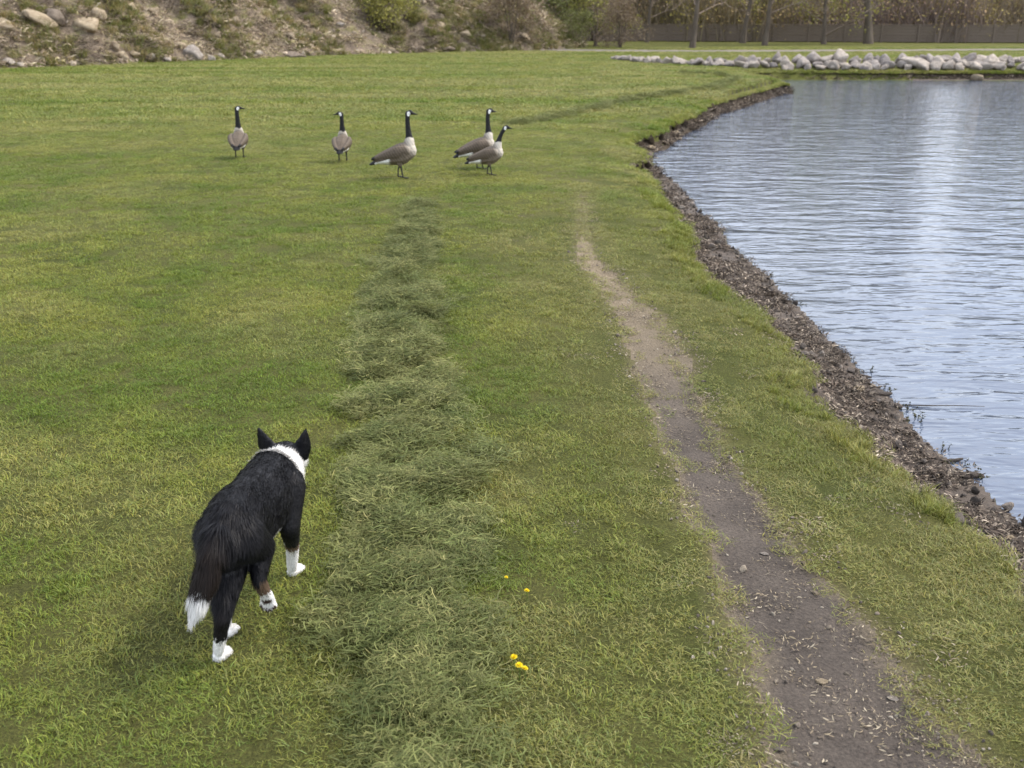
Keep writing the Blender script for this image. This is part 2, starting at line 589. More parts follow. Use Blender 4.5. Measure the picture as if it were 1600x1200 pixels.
def scatter(name, coll, pos, rot, scl, col, label, cat):
    n = len(pos)
    me = bpy.data.meshes.new(name)
    me.vertices.add(n)
    me.vertices.foreach_set('co', np.asarray(pos, np.float32).reshape(-1))
    a = me.attributes.new('rot', 'FLOAT_VECTOR', 'POINT'); a.data.foreach_set('vector', np.asarray(rot, np.float32).reshape(-1))
    scl = np.asarray(scl, np.float32)
    if scl.ndim == 1: scl = np.repeat(scl[:, None], 3, 1)
    a = me.attributes.new('scl', 'FLOAT_VECTOR', 'POINT'); a.data.foreach_set('vector', scl.reshape(-1))
    a = me.attributes.new('pick', 'INT', 'POINT'); a.data.foreach_set('value', RNG.integers(0, 10000, n).astype(np.int32))
    vattr(me, 'gcol', col)
    o = link(name, me)
    ng = bpy.data.node_groups.new(name + '_scatter', 'GeometryNodeTree')
    ng.interface.new_socket('Geometry', in_out='INPUT', socket_type='NodeSocketGeometry')
    ng.interface.new_socket('Geometry', in_out='OUTPUT', socket_type='NodeSocketGeometry')
    N, L = ng.nodes, ng.links
    gi, go = N.new('NodeGroupInput'), N.new('NodeGroupOutput')
    iop = N.new('GeometryNodeInstanceOnPoints')
    ci = N.new('GeometryNodeCollectionInfo')
    ci.inputs['Collection'].default_value = coll
    ci.inputs['Separate Children'].default_value = True
    ci.inputs['Reset Children'].default_value = True
    def named(nm, ty):
        x = N.new('GeometryNodeInputNamedAttribute')
        x.data_type = ty
        x.inputs['Name'].default_value = nm
        return x.outputs['Attribute']
    e2r = N.new('FunctionNodeEulerToRotation')
    L.new(named('rot', 'FLOAT_VECTOR'), e2r.inputs[0])
    L.new(gi.outputs[0], iop.inputs['Points'])
    L.new(ci.outputs[0], iop.inputs['Instance'])
    iop.inputs['Pick Instance'].default_value = True
    L.new(named('pick', 'INT'), iop.inputs['Instance Index'])
    L.new(e2r.outputs[0], iop.inputs['Rotation'])
    L.new(named('scl', 'FLOAT_VECTOR'), iop.inputs['Scale'])
    L.new(iop.outputs[0], go.inputs[0])
    md = o.modifiers.new('scatter', 'NODES')
    md.node_group = ng
    tag(o, label, cat, kind='stuff')
    return o


def ribbons(P, W, side, cols, name, mats, smooth=True):
    """P (n,k,3) polylines, W (n,k) half widths, side (n,3) or (n,k,3) width direction, cols (n,3)"""
    n, k, _ = P.shape
    if side.ndim == 2:
        side = np.repeat(side[:, None, :], k, 1)
    A, B = P - side * W[..., None], P + side * W[..., None]
    v = np.stack([A, B], 2).reshape(n * k * 2, 3)
    base = (np.arange(n) * k * 2)[:, None]
    i = np.arange(k - 1)[None, :] * 2
    q = np.stack([base + i, base + i + 1, base + i + 3, base + i + 2], -1).reshape(-1, 4)
    me = mesh_np(name, v, [q], smooth)
    vattr(me, 'bcol', np.repeat(cols, k * 2, 0))
    for m in mats: me.materials.append(m)
    return me


def unit(a):
    return a / (np.linalg.norm(a, axis=-1, keepdims=True) + 1e-9)


M_blade = attr_mat('grass_blade', 0.55, 0.35, 0.30)
M_clip = attr_mat('cut_grass', 0.7, 0.3, 0.22)
M_litter = attr_mat('dry_litter', 0.85, 0.2, 0.1)


def tuft_mesh(i, n, rad, hmin, hmax, w, lean, dry):
    r = np.random.default_rng(100 + i)
    a = r.uniform(0, 2 * np.pi, n); d = rad * np.sqrt(r.uniform(0, 1, n))
    root = np.stack([d * np.cos(a), d * np.sin(a), np.full(n, -0.008)], 1)
    h = r.uniform(hmin, hmax, n)
    la = r.uniform(0, 2 * np.pi, n); lm = lean * r.uniform(0.2, 1.3, n) * h
    dirv = np.stack([np.cos(la), np.sin(la), np.zeros(n)], 1)
    k = 4
    t = np.linspace(0, 1, k)[None, :, None]
    up = np.zeros((n, 1, 3)); up[..., 2] = 1
    P = root[:, None, :] + up * h[:, None, None] * (t - 0.28 * lean * t ** 2.5) + dirv[:, None, :] * lm[:, None, None] * t ** 1.7
    W = w * r.uniform(0.6, 1.3, n)[:, None] * np.array([0.9, 1.0, 0.75, 0.12])[None, :]
    sa = la + np.pi / 2 + r.uniform(-0.7, 0.7, n)
    side = np.stack([np.cos(sa), np.sin(sa), np.zeros(n)], 1)
    c = np.ones((n, 3)) * r.uniform(0.65, 1.35, n)[:, None]
    c[:, 0] *= r.uniform(0.85, 1.2, n); c[:, 2] *= r.uniform(0.7, 1.3, n)
    m = r.uniform(0, 1, n) < dry
    c[m] = np.array([1.6, 1.4, 2.0]) * r.uniform(0.8, 1.2, m.sum())[:, None]
    return ribbons(P, W, side, c, 'grass_tuft', [M_blade])


lawn_protos = proto_collection('lawn_grass', [tuft_mesh(i, 140, 0.080, 0.009, 0.027, 0.0012, 1.2, 0.10) for i in range(8)])
far_protos = proto_collection('far_grass', [tuft_mesh(40 + i, 110, 0.085, 0.012, 0.032, 0.0022, 1.0, 0.12) for i in range(5)])
weed_protos = proto_collection('long_grass', [tuft_mesh(60 + i, 70, 0.05, 0.05, 0.11, 0.0022, 0.9, 0.10) for i in range(4)])


def sample_ground(y0, y1, dens, halfw=0.62, pad=0.5):
    area = halfw * (y1 ** 2 - y0 ** 2) + 2 * pad * (y1 - y0)
    n = int(area * dens)
    u = RNG.uniform(0, 1, n * 2)
    y = y0 + (y1 - y0) * RNG.uniform(0, 1, n * 2)
    keep = RNG.uniform(0, 1, n * 2) < (halfw * y + pad) / (halfw * y1 + pad)
    y = y[keep][:n]
    x = (RNG.uniform(-1, 1, len(y))) * (halfw * y + pad)
    return x, y


# strips of cut grass left by the mower
swath_px = [(640, 1260, 330), (640, 1130, 340), (650, 1000, 330), (650, 900, 320), (655, 800, 270), (650, 720, 250), (640, 640, 215), (630, 560, 180),
            (625, 500, 150), (630, 440, 125), (640, 395, 95), (650, 350, 70), (655, 322, 40)]
SWATH = [G(p, q) for p, q, w in swath_px]
SWATHW = [0.46 * w / FPX * math.hypot(*G(p, q), 1.75) for p, q, w in swath_px]
swath2_px = [(800, 194, 8), (870, 182, 9), (930, 169, 9), (1000, 152, 8), (1060, 144, 7), (1120, 134, 7), (1150, 122, 7), (1120, 116, 6), (1060, 114, 5)]
SWATH2 = [G(p, q) for p, q, w in swath2_px]


def lawn_colour(x, y, f):
    n1 = fbm(x * 0.55, y * 0.8, 61, 3)
    n2 = fbm(x * 2.2, y * 2.6, 64, 3)
    n3 = fbm(x * 0.18 + 0.3 * n1, y * 1.1, 67, 3)          # long mowing streaks across the view
    lush = np.array([0.096, 0.147, 0.012]); mid = np.array([0.184, 0.206, 0.032]); straw = np.array([0.248, 0.238, 0.080]); pale = np.array([0.222, 0.226, 0.072])
    t = np.clip(0.45 + 2.2 * (n2 - 0.5) + 1.2 * (n1 - 0.5) + 1.0 * (n3 - 0.5), 0, 1)
    c = lerp3(lush, mid, t)
    c = lerp3(c, pale, np.clip(sstep(5, 26, y) * (0.30 + 1.5 * (n3 - 0.42)), 0, 0.85))
    dry = sstep(0.56, 0.74, fbm(x * 1.3 + 40, y * 1.3, 71, 4)) * np.where(x < -0.2, 0.35, 0.6)
    ring = sstep(3.4, 1.0, f['pathq']) * sstep(0.42, 0.62, fbm(x * 3, y * 3, 75, 3)) * 0.9
    verge = sstep(2.0, 0.4, f['dE']) * sstep(0.35, 0.65, fbm(x * 2.4, y * 2.4, 77, 4)) * 0.8 * sstep(12, 5, y)
    bankdry = f['pathfar'] * sstep(4.5, 1.5, f['pathq']) * 0.75
    d = np.clip(np.maximum(np.maximum(dry, ring), np.maximum(verge, bankdry)), 0, 1)
    c = lerp3(c, straw, d)
    c = lerp3(c, np.array([0.135, 0.138, 0.034]), sstep(2.2, 0.8, f['dE']) * 0.55 * sstep(14, 6, y))
    return c * 1.12 * RNG.uniform(0.82, 1.18, (len(x), 1))


def lawn_scatter(name, coll, y0, y1, dens, s0, label, halfw=0.62, flat=1.0):
    x, y = sample_ground(y0, y1, dens, halfw)
    f = fields(x, y)
    p = sstep(0.35, 0.95, f['path']) * (1 - 0.6 * f['pathfar'] * vnoise(x * 6, y * 6, 81))
    bare = sstep(0.52, 0.68, fbm(x * 2.1 - 8, y * 2.1, 83, 4)) * sstep(2.6, 0.5, f['dE']) * 0.9
    fray = sstep(2.0, 0.8, f['pathq']) * 0.35 * (1 - f['pathfar'])
    fade = sstep(y1, y1 - 5.0, y) * sstep(y0 - 0.01, y0 + (5.0 if y0 > 10 else 0.0), y) if y1 > 10 else np.ones(len(x))
    fade = np.where((y1 > 50) & (y > 30), 1.0, fade)
    keep = (RNG.uniform(0, 1, len(x)) < fade) & (f['dE'] > -0.03) & (f['hill'] < 0.3 * RNG.uniform(0, 1, len(x))) & (f['road'] > 1.7) & (RNG.uniform(0, 1, len(x)) > np.maximum(np.maximum(p, bare), fray))
    x, y = x[keep], y[keep]
    f = {k: v[keep] for k, v in f.items()}
    z = height(x, y, f)
    n = len(x)
    rot = np.stack([RNG.normal(0, 0.10, n), RNG.normal(0, 0.10, n), RNG.uniform(0, 6.28, n)], 1)
    s = s0 * RNG.uniform(0.75, 1.25, n)
    trod = 1 - 0.5 * np.clip(sstep(3.2, 1.0, f['pathq']), 0, 1)
    hmod = (0.75 + 0.6 * fbm(x * 1.7, y * 1.7, 85, 3)) * trod
    scl = np.stack([s, s, s * hmod * flat], 1)
    return scatter(name, coll, np.stack([x, y, z], 1), rot, scl, lawn_colour(x, y, f), label, 'grass')


lawn_scatter('lawn_grass', lawn_protos, 1.3, 7.5, 340, 0.95, 'short mown green lawn grass around the dog')
lawn_scatter('lawn_grass', lawn_protos, 7.5, 24, 150, 1.15, 'olive mown lawn grass around the geese')
lawn_scatter('lawn_grass', far_protos, 16, 64, 24, 2.3, 'pale mown lawn grass reaching to the hill and far bank', 0.66, 0.75)

# ranker grass hanging over the edge of the bank
def along(poly, step, jitter=0.0, i0=0, i1=None):
    P = np.asarray(poly[i0:i1], float)
    seg = np.linalg.norm(np.diff(P, axis=0), axis=1)
    s = np.concatenate([[0], np.cumsum(seg)])
    t = np.arange(0, s[-1], step) + RNG.uniform(-jitter, jitter, len(np.arange(0, s[-1], step)))
    return np.interp(t, s, P[:, 0]), np.interp(t, s, P[:, 1]), t / s[-1]


ex, ey, _ = along(EDGE, 0.02, 0.01, 1, 48)
ex = np.concatenate([ex + RNG.normal(-0.03, 0.06, len(ex)), ex + RNG.normal(-0.09, 0.10, len(ex))])
ey = np.concatenate([ey + RNG.normal(0, 0.05, len(ey)), ey + RNG.normal(0, 0.08, len(ey))])
ff = fields(ex, ey)
k = (ff['dE'] > np.where(ey > 9, -0.11, -0.06)) & (ff['path'] < 0.3) & (ff['dE'] < 0.2) & (vnoise(ex * 3, ey * 3, 91) > 0.35) & ~((ey > 12.6) & (ey < 16.5) & (RNG.uniform(0, 1, len(ex)) < 0.8))
ex, ey = ex[k], ey[k]; ff = {a: b[k] for a, b in ff.items()}
ez = height(ex, ey, ff); n = len(ex)
ez = np.maximum(ez, EDGE_Z - 0.05)
col = lawn_colour(ex, ey, ff) * np.array([0.95, 1.0, 0.8])
scatter('bank_grass', weed_protos, np.stack([ex, ey, ez], 1), np.stack([RNG.normal(0, 0.3, n), RNG.normal(0.25, 0.3, n), RNG.uniform(-0.6, 0.6, n)], 1),
        RNG.uniform(0.3, 0.72, n) * np.where(ey > 9, 1.15, 1.0), col, 'longer grass fringe along the edge of the pond bank', 'grass')


# -- cut grass
def clip_mesh(i, n=170, rad=0.095, wid=0.0011):
    r = np.random.default_rng(300 + i)
    k = 6
    a = r.uniform(0, 6.28, n); d = rad * np.sqrt(r.uniform(0, 1, n))
    base = np.stack([d * np.cos(a), d * np.sin(a), (0.034 * (1 - (d / rad) ** 2) + 0.010) * r.uniform(0.15, 1.1, n)], 1)
    th = r.uniform(0, 6.28, n); curl = r.normal(0, 2.6, n); L = r.uniform(0.02, 0.062, n)
    pit = r.normal(0.08, 0.28, n)
    t = np.linspace(-0.5, 0.5, k)
    ang = th[:, None] + curl[:, None] * t[None, :]
    dx, dy = np.cos(ang), np.sin(ang)
    st = L[:, None] / (k - 1)
    P = np.stack([np.cumsum(dx * st, 1), np.cumsum(dy * st, 1), np.cumsum(np.sin(pit)[:, None] * st * (1 - 1.2 * (t[None, :] + 0.5)), 1)], -1) + base[:, None, :]
    P[..., 2] = np.maximum(P[..., 2], 0.002)
    W = wid * r.uniform(0.6, 1.5, n)[:, None] * np.array([0.5, 1, 1, 1, 0.8, 0.3])[None, :]
    tan = np.stack([np.cos(th), np.sin(th), np.zeros(n)], 1)
    side = unit(np.cross(tan, np.stack([r.normal(0, 0.5, n), r.normal(0, 0.5, n), np.ones(n)], 1)))
    c = np.ones((n, 3)) * r.uniform(0.55, 1.35, n)[:, None]
    m = r.uniform(0, 1, n) < 0.13
    c[m] *= np.array([1.65, 1.45, 1.7])
    return ribbons(P, W, side, c, 'cut_grass_bunch', [M_clip])


clip_protos = proto_collection('cut_grass', [clip_mesh(i) for i in range(8)])


def swath_scatter(name, line, width, dens, label, s0=1.0, thin=0.0):
    P = np.asarray(line, float); wd = np.asarray(width, float)
    lo, hi = P.min(0) - wd.max() * 1.3, P.max(0) + wd.max() * 1.3
    n = int(np.prod(hi - lo) * dens)
    x, y = RNG.uniform(lo[0], hi[0], n), RNG.uniform(lo[1], hi[1], n)
    d, v = pdist(x, y, P, False, wd)
    lump = 0.6 * fbm(x * 5.5, y * 6.5, 93, 4) + 0.4 * fbm(x * 13 + y * 4, y * 13 - x * 4, 94, 3)
    q = d / v
    keepp = sstep(1.05, 0.5, q + 1.5 * (fbm(x * 2.6, y * 3.3, 96, 4) - 0.5)) * np.clip(0.14 + sstep(0.42 + thin, 0.56 + thin, lump + 0.16 * (0.7 - q)), 0, 1)
    k = (RNG.uniform(0, 1, n) < keepp)
    k &= (np.hypot(x + 0.745, y - 3.02) > 0.15)
    x, y, q, lump = x[k], y[k], q[k], lump[k]
    f = fields(x, y)
    z = height(x, y, f) + 0.004 + 0.050 * sstep(0.44, 0.66, lump) * np.clip(1.15 - q, 0, 1)
    n = len(x)
    rot = np.stack([RNG.normal(0, 0.22, n), RNG.normal(0, 0.22, n), RNG.uniform(0, 6.28, n)], 1)
    g = lerp3(np.array([0.098, 0.124, 0.033]), np.array([0.190, 0.198, 0.066]), RNG.uniform(0, 1, n)) * RNG.uniform(0.8, 1.15, (n, 1))
    return scatter(name, clip_protos, np.stack([x, y, z], 1), rot, s0 * RNG.uniform(0.7, 1.2, n), g, label, 'cut grass')


swath_scatter('cut_grass', SWATH, SWATHW, 400, 'grey green swath of cut grass clippings lying beside the dog')
swath_scatter('cut_grass', SWATH2, [0.20] * len(SWATH2), 90, 'thin curved line of cut grass on the lawn beyond the geese', 1.5)


# -- litter on the path, the shore and the hill
def litter_mesh(i, n, rad, lmin, lmax, wid, tall, browns):
    r = np.random.default_rng(500 + i)
    k = 4
    a = r.uniform(0, 6.28, n); d = rad * np.sqrt(r.uniform(0, 1, n))
    base = np.stack([d * np.cos(a), d * np.sin(a), r.uniform(0.002, tall, n)], 1)
    th = r.uniform(0, 6.28, n); L = r.uniform(lmin, lmax, n); curl = r.normal(0, 0.8, n)
    t = np.linspace(-0.5, 0.5, k)
    ang = th[:, None] + curl[:, None] * t[None, :]
    st = L[:, None] / (k - 1)
    pit = r.normal(0, 0.3, n)
    P = np.stack([np.cumsum(np.cos(ang) * st, 1), np.cumsum(np.sin(ang) * st, 1), np.sin(pit)[:, None] * st * np.arange(k)[None, :]], -1) + base[:, None, :]
    W = wid * r.uniform(0.4, 1.6, n)[:, None] * np.array([0.35, 1, 0.9, 0.25])[None, :]
    tan = np.stack([np.cos(th), np.sin(th), np.zeros(n)], 1)
    side = unit(np.cross(tan, np.stack([r.normal(0, 0.6, n), r.normal(0, 0.6, n), np.ones(n)], 1)))
    b = np.asarray(browns)
    c = b[r.integers(0, len(b), n)] * r.uniform(0.7, 1.3, n)[:, None]
    return ribbons(P, W, side, c, 'litter', [M_litter])


straw_cols = [(0.28, 0.23, 0.15), (0.22, 0.175, 0.12), (0.13, 0.105, 0.08), (0.34, 0.29, 0.21), (0.10, 0.08, 0.068)]
shore_cols = [(0.095, 0.072, 0.056), (0.125, 0.096, 0.075), (0.06, 0.047, 0.038), (0.165, 0.128, 0.10), (0.27, 0.22, 0.17), (0.05, 0.04, 0.033), (0.42, 0.35, 0.27)]
path_lit = proto_collection('path_litter', [litter_mesh(i, 70, 0.08, 0.004, 0.020, 0.0014, 0.005, straw_cols) for i in range(6)])
shore_lit = proto_collection('shore_litter', [litter_mesh(20 + i, 90, 0.09, 0.010, 0.045, 0.0042, 0.02, shore_cols) for i in range(7)])
x, y = sample_ground(1.3, 12, 120, 0.62)
f = fields(x, y)
pr = np.maximum(0.25 * sstep(0.54, 0.68, fbm(x * 2.1 - 8, y * 2.1, 83, 4)) * sstep(2.6, 0.5, f['dE']), sstep(1.7, 0.9, f['pathq']) * (0.42 + 0.58 * sstep(0.2, 0.9, np.abs(f['pathq'] - 0.1)))) * (f['dE'] > 0)
k = RNG.uniform(0, 1, len(x)) < pr * 0.8
x, y = x[k], y[k]; f = {a: b[k] for a, b in f.items()}
n = len(x)
scatter('path_litter', path_lit, np.stack([x, y, height(x, y, f)], 1), np.stack([np.zeros(n), np.zeros(n), RNG.uniform(0, 6.28, n)], 1), RNG.uniform(0.6, 1.2, n),
        RNG.uniform(0.75, 1.15, (n, 1)) * np.ones((1, 3)), 'dry straw bits and wood chips strewn along the dirt path', 'litter')
x, y = sample_ground(1.3, 34, 260, 0.66)
f = fields(x, y)
k = f['shore'] & (f['dW'] < -0.03) & (RNG.uniform(0, 1, len(x)) < np.where(y < 12, 0.85, 0.35) * np.where(-f['dW'] < 0.14, 0.4, 1.0)) & (vnoise(x * 4, y * 4, 97) > 0.22)
x, y = x[k], y[k]; f = {a: b[k] for a, b in f.items()}
bi = RNG.integers(0, len(BANK[0]), 900)
bo = RNG.uniform(0.03, 0.22, 900)
bx, by = BANK[0][bi] + BANK[2][bi] * bo, BANK[1][bi] + BANK[3][bi] * bo
bz = np.interp(bo, [0.03, 0.10, 0.24], [EDGE_Z - 0.12, EDGE_Z - 0.20, WATER + 0.0])
bj = RNG.integers(0, len(BANK[0]), 9000)
bj = bj[(BANK[1][bj] > 16.5) | (RNG.uniform(0, 1, 9000) < 0.12)][:2600]
bj = np.concatenate([bj, bj[:max(0, 2600 - len(bj))]])
bo2 = RNG.uniform(-0.10, 0.055, 2600)
LIP = np.stack([BANK[0][bj] + BANK[2][bj] * bo2, BANK[1][bj] + BANK[3][bj] * bo2, np.full(2600, EDGE_Z - 0.03) - 0.25 * np.maximum(bo2, 0)], 1)
lc = lawn_colour(LIP[:, 0], LIP[:, 1], fields(LIP[:, 0], LIP[:, 1]))
scatter('lip_grass', weed_protos, LIP, np.stack([RNG.normal(0, 0.35, 2600), RNG.normal(0.2, 0.35, 2600), RNG.uniform(-1, 1, 2600)], 1), RNG.uniform(0.45, 0.95, 2600), lc, 'grass hanging over the cut lip of the far pond bank', 'grass')
scatter('bank_litter', shore_lit, np.stack([bx, by, bz], 1), np.stack([RNG.normal(0, 0.3, 900), RNG.normal(0.3, 0.3, 900), RNG.uniform(0, 6.28, 900)], 1), RNG.uniform(0.9, 1.9, 900),
        RNG.uniform(0.5, 1.1, (900, 1)) * np.ones((1, 3)), 'dead reeds and litter on the mud under the far bank', 'litter')
n = len(x)
tw = np.clip(-f['dE'] / (-f['dE'] - f['dW'] + 1e-6), 0, 1)
scatter('shore_litter', shore_lit, np.stack([x, y, height(x, y, f) + 0.004], 1), np.stack([RNG.normal(0, 0.25, n), RNG.normal(0.15, 0.25, n), RNG.uniform(0, 6.28, n)], 1), np.stack([RNG.uniform(0.5, 1.05, n)] * 2 + [RNG.uniform(0.35, 0.8, n)], 1),
        RNG.uniform(0.6, 1.25, (n, 1)) * (1.1 - 0.45 * tw[:, None]) * np.ones((1, 3)), 'brown dead leaves and reed litter along the pond shore', 'litter')


# ------------------------------------------------------------------ rocks
def rock_mesh(seed, sub=3, planes=13, rough=0.10, flat=0.8):
    r = random.Random(seed)
    bm = bmesh.new()
    bmesh.ops.create_icosphere(bm, subdivisions=sub, radius=1.0)
    pl = []
    for _ in range(planes):
        n = Vector((r.gauss(0, 1), r.gauss(0, 1), r.gauss(0, 1))).normalized()
        pl.append((n, r.uniform(0.50, 0.92)))
    off = Vector((r.uniform(-50, 50), r.uniform(-50, 50), 0))
    for v in bm.verts:
        d = v.co.normalized()
        s = 0.0
        for n, h in pl:
            c = d.dot(n)
            if c > 0.05:
                s += (c / h) ** 30
        rad = (1.0 / max(s, 1e-4)) ** (1 / 30.0)
        rad = min(rad, 1.2)
        rad *= 1 + rough * mnoise.fractal(d * 2.3 + off, 0.8, 2.0, 4)
        v.co = d * rad
        v.co.z *= flat
    for f in bm.faces: f.smooth = True
    me = bpy.data.meshes.new('rock')
    bm.to_mesh(me); bm.free()
    return me


def rock_material(name, a, b, c, scale=3.0):
    m, ns, ls, out = mat(name)
    tc = ns.new('ShaderNodeTexCoord')
    oi = ns.new('ShaderNodeObjectInfo')
    n1 = noise_node(ns, ls, scale, 6, tc.outputs['Object'], 0.65)
    n2 = noise_node(ns, ls, scale * 7, 6, tc.outputs['Object'], 0.7)
    r1 = ramp(ns, ls, n1.outputs['Fac'], [(0.3, a), (0.5, b), (0.7, c)])
    r2 = ramp(ns, ls, oi.outputs['Random'], [(0, (0.75, 0.74, 0.73)), (1, (1.2, 1.17, 1.12))])
    col = mixc(ns, ls, 1.0, r1.outputs[0], r2.outputs[0], 'MULTIPLY')
    p = ns.new('ShaderNodeBsdfPrincipled')
    p.inputs['Roughness'].default_value = 0.9
    p.inputs['Specular IOR Level'].default_value = 0.2
    ls.new(col, p.inputs['Base Color'])
    ls.new(bump(ns, ls, n2.outputs['Fac'], 0.8, 0.08), p.inputs['Normal'])
    ls.new(p.outputs[0], out.inputs[0])
    return m


M_tan = rock_material('tan_stone', (0.24, 0.19, 0.13), (0.38, 0.31, 0.22), (0.47, 0.40, 0.30))
M_brown = rock_material('brown_stone', (0.15, 0.12, 0.095), (0.22, 0.18, 0.145), (0.28, 0.235, 0.19))
M_pale = rock_material('pale_stone', (0.28, 0.245, 0.215), (0.41, 0.365, 0.325), (0.52, 0.47, 0.42))
M_grey = rock_material('grey_stone', (0.20, 0.18, 0.17), (0.31, 0.28, 0.265), (0.41, 0.375, 0.355))
ROCKS = [rock_mesh(900 + i) for i in range(14)]
ROCKM = {}


def rock(name, label, cat, x, y, sx, sy, sz, m, which=None, rz=None, sink=0.25, group=None, z=None, tilt=0.2):
    i = random.randrange(len(ROCKS)) if which is None else which
    key = (i, m.name)
    if key not in ROCKM:
        me = ROCKS[i].copy(); me.materials.clear(); me.materials.append(m); ROCKM[key] = me
    gzv = ground_z(x, y) if z is None else z
    o = bpy.data.objects.new(name, ROCKM[key])
    COL.objects.link(o)
    o.location = (x, y, gzv + sz * 0.75 * (1 - 2 * sink))
    o.scale = (sx, sy, sz)
    o.rotation_euler = (random.uniform(-tilt, tilt), random.uniform(-tilt, tilt), random.uniform(0, 6.28) if rz is None else rz)
    tag(o, label, cat, group)
    return o


def on_hill(px, py):
    """where the line of sight through a pixel meets the hillside"""
    a, b = (px - 800) / FPX, (py - 600) / FPX
    d = np.array([a, CP - b * SP, -(SP + b * CP)])
    t = np.linspace(20, 75, 1100)
    X, Y, Z = d[0] * t, d[1] * t, CAM_H + d[2] * t
    g = height(X, Y, fields(X, Y))
    k = np.argmax(Z < g) if (Z < g).any() else len(t) - 1
    return X[k], Y[k], g[k], t[k]


# boulders on the hillside: px, py, size in px, material, label
hill_rocks = [
    (60, 28, 62, 22, -34, M_tan, 'long tan boulder slanting down the hillside at the upper left'),
    (12, 42, 42, 20, -34, M_tan, 'tan slab at the left frame edge below the long slanting boulder'),
    (88, 24, 44, 20, -34, M_brown, 'dark brown boulder between the long slanting one and the two tan ones'),
    (155, 24, 36, 23, -28, M_tan, 'rounded tan boulder resting above the flat faced one'),
    (141, 42, 40, 27, -10, M_tan, 'flat faced tan boulder lying over bare soil on the hillside'),
    (180, 73, 19, 17, 0, M_tan, 'small pale tan stone above the low rock at the lawn edge'),
    (191, 88, 24, 15, -25, M_tan, 'low rounded stone just above the lawn below bare soil'),
    (303, 83, 37, 24, -22, M_pale, 'large pale boulder with a dark shaded end at the foot of the hill'),
    (14, 96, 25, 11, -12, M_pale, 'flat pale stone at the lawn edge in the left corner'),
    (33, 102, 18, 10, 0, M_pale, 'small pale stone beside the flat one in the left corner'),
    (212, 86, 20, 13, 0, M_tan, 'pale tan rubble stone right of the low rounded stone'),
    (236, 90, 17, 11, 0, M_pale, 'pale stone at the lawn edge left of the large pale boulder'),
    (262, 93, 15, 10, 0, M_pale, 'small pale stone just left of the large pale boulder'),
    (280, 70, 18, 13, 0, M_tan, 'tan stone behind the large pale boulder'),
    (330, 91, 13, 12, 0, M_pale, 'small white stone just right of the large pale boulder'),
    (368, 33, 15, 13, 0, M_tan, 'single light tan stone halfway up the hillside'),
    (405, 84, 18, 11, 0, M_pale, 'pale stone by itself at the lawn edge past the pale boulder'),
    (455, 56, 18, 14, 0, M_tan, 'tan stone in the middle of the hillside above the dark one'),
    (462, 86, 34, 11, -8, M_brown, 'dark flat boulder half buried at the lawn edge'),
    (533, 39, 16, 10, 0, M_pale, 'small pale stone left of the yellow green shrub'),
    (690, 42, 22, 14, -20, M_tan, 'tan boulder right of the yellow green shrub'),
    (730, 54, 22, 12, -15, M_tan, 'flat tan boulder between the shrub and the dark bush'),
    (700, 76, 20, 10, 0, M_brown, 'brown stone at the lawn edge left of the dark bush'),
    (820, 57, 24, 11, -25, M_tan, 'tan stone on the last spur of the hill beside the dark bush'),
    (610, 78, 17, 9, 0, M_tan, 'tan stone at the lawn edge below the yellow green shrub'),
    (340, 55, 15, 11, 0, M_tan, 'tan stone upslope of the large pale boulder'),
    (240, 18, 22, 15, -20, M_tan, 'tan stone high on the hillside right of the rounded boulder'),
    (205, 10, 26, 14, -25, M_tan, 'tan slab at the top frame edge right of the rounded boulder'),
]
for (px, py, w, h, ang, m, lab) in hill_rocks:
    X, Y, Z, t = on_hill(px, py + h * 0.35)
    s = t / FPX / 2
    o = rock('hillside_boulder', lab, 'boulder', X, Y, w * s * 1.02, w * s * 0.8, h * s * 1.35, m, rz=random.uniform(-0.3, 0.3), sink=0.22, z=Z, tilt=0.08)
    o.rotation_euler[1] = R(-ang)

# loose rubble over the hill
rub = proto_collection('hill_rubble', [])
for i in range(8):
    me = ROCKS[i].copy(); me.materials.clear(); rub.objects.link(bpy.data.objects.new('hill_rubble_piece_%d' % i, me))
M_rub = attr_mat('rubble_stone', 0.9, 0.2, 0, True, None, 4.0, 0.3, 0.05)
for o in rub.objects: o.data.materials.append(M_rub)


def hill_points(n, maxup=7.0):
    x = RNG.uniform(-34, 8, n); y = RNG.uniform(20, 72, n)
    f = fields(x, y)
    k = (f['hill'] > 0.0) & (f['hill'] < maxup) & (np.abs(x) < 0.68 * y)
    return x[k], y[k], {a: b[k] for a, b in f.items()}


x, y, f = hill_points(60000)
clump = fbm((x * 0.67 + y * 0.74) * 1.0, (y * 0.67 - x * 0.74) * 0.35, 121, 3)
k = RNG.uniform(0, 1, len(x)) < np.maximum(0.18 * sstep(0.4, 0.65, clump), 0.5 * sstep(0.5, 0.05, f['hill']))
x, y = x[k], y[k]; f = {a: b[k] for a, b in f.items()}
n = len(x)
s = np.exp(RNG.normal(math.log(0.06), 0.55, n)) * np.where(f['hill'] < 0.5, 1.3, 1.0)
s = np.minimum(s, 0.15)
cc = np.array([(0.36, 0.29, 0.21), (0.46, 0.38, 0.29), (0.25, 0.20, 0.15), (0.52, 0.45, 0.37)])[RNG.integers(0, 4, n)] * RNG.uniform(0.7, 1.15, (n, 1))
scatter('hill_rubble', rub, np.stack([x, y, height(x, y, f) + 0.2 * s], 1), RNG.uniform(0, 6.28, (n, 3)), s[:, None] * RNG.uniform(0.7, 1.3, (n, 3)), cc, 'loose small stones and rubble over the brown hillside', 'rubble')
hill_lit_cols = [(0.38, 0.30, 0.21), (0.26, 0.20, 0.145), (0.46, 0.39, 0.28), (0.17, 0.13, 0.10), (0.33, 0.29, 0.15)]
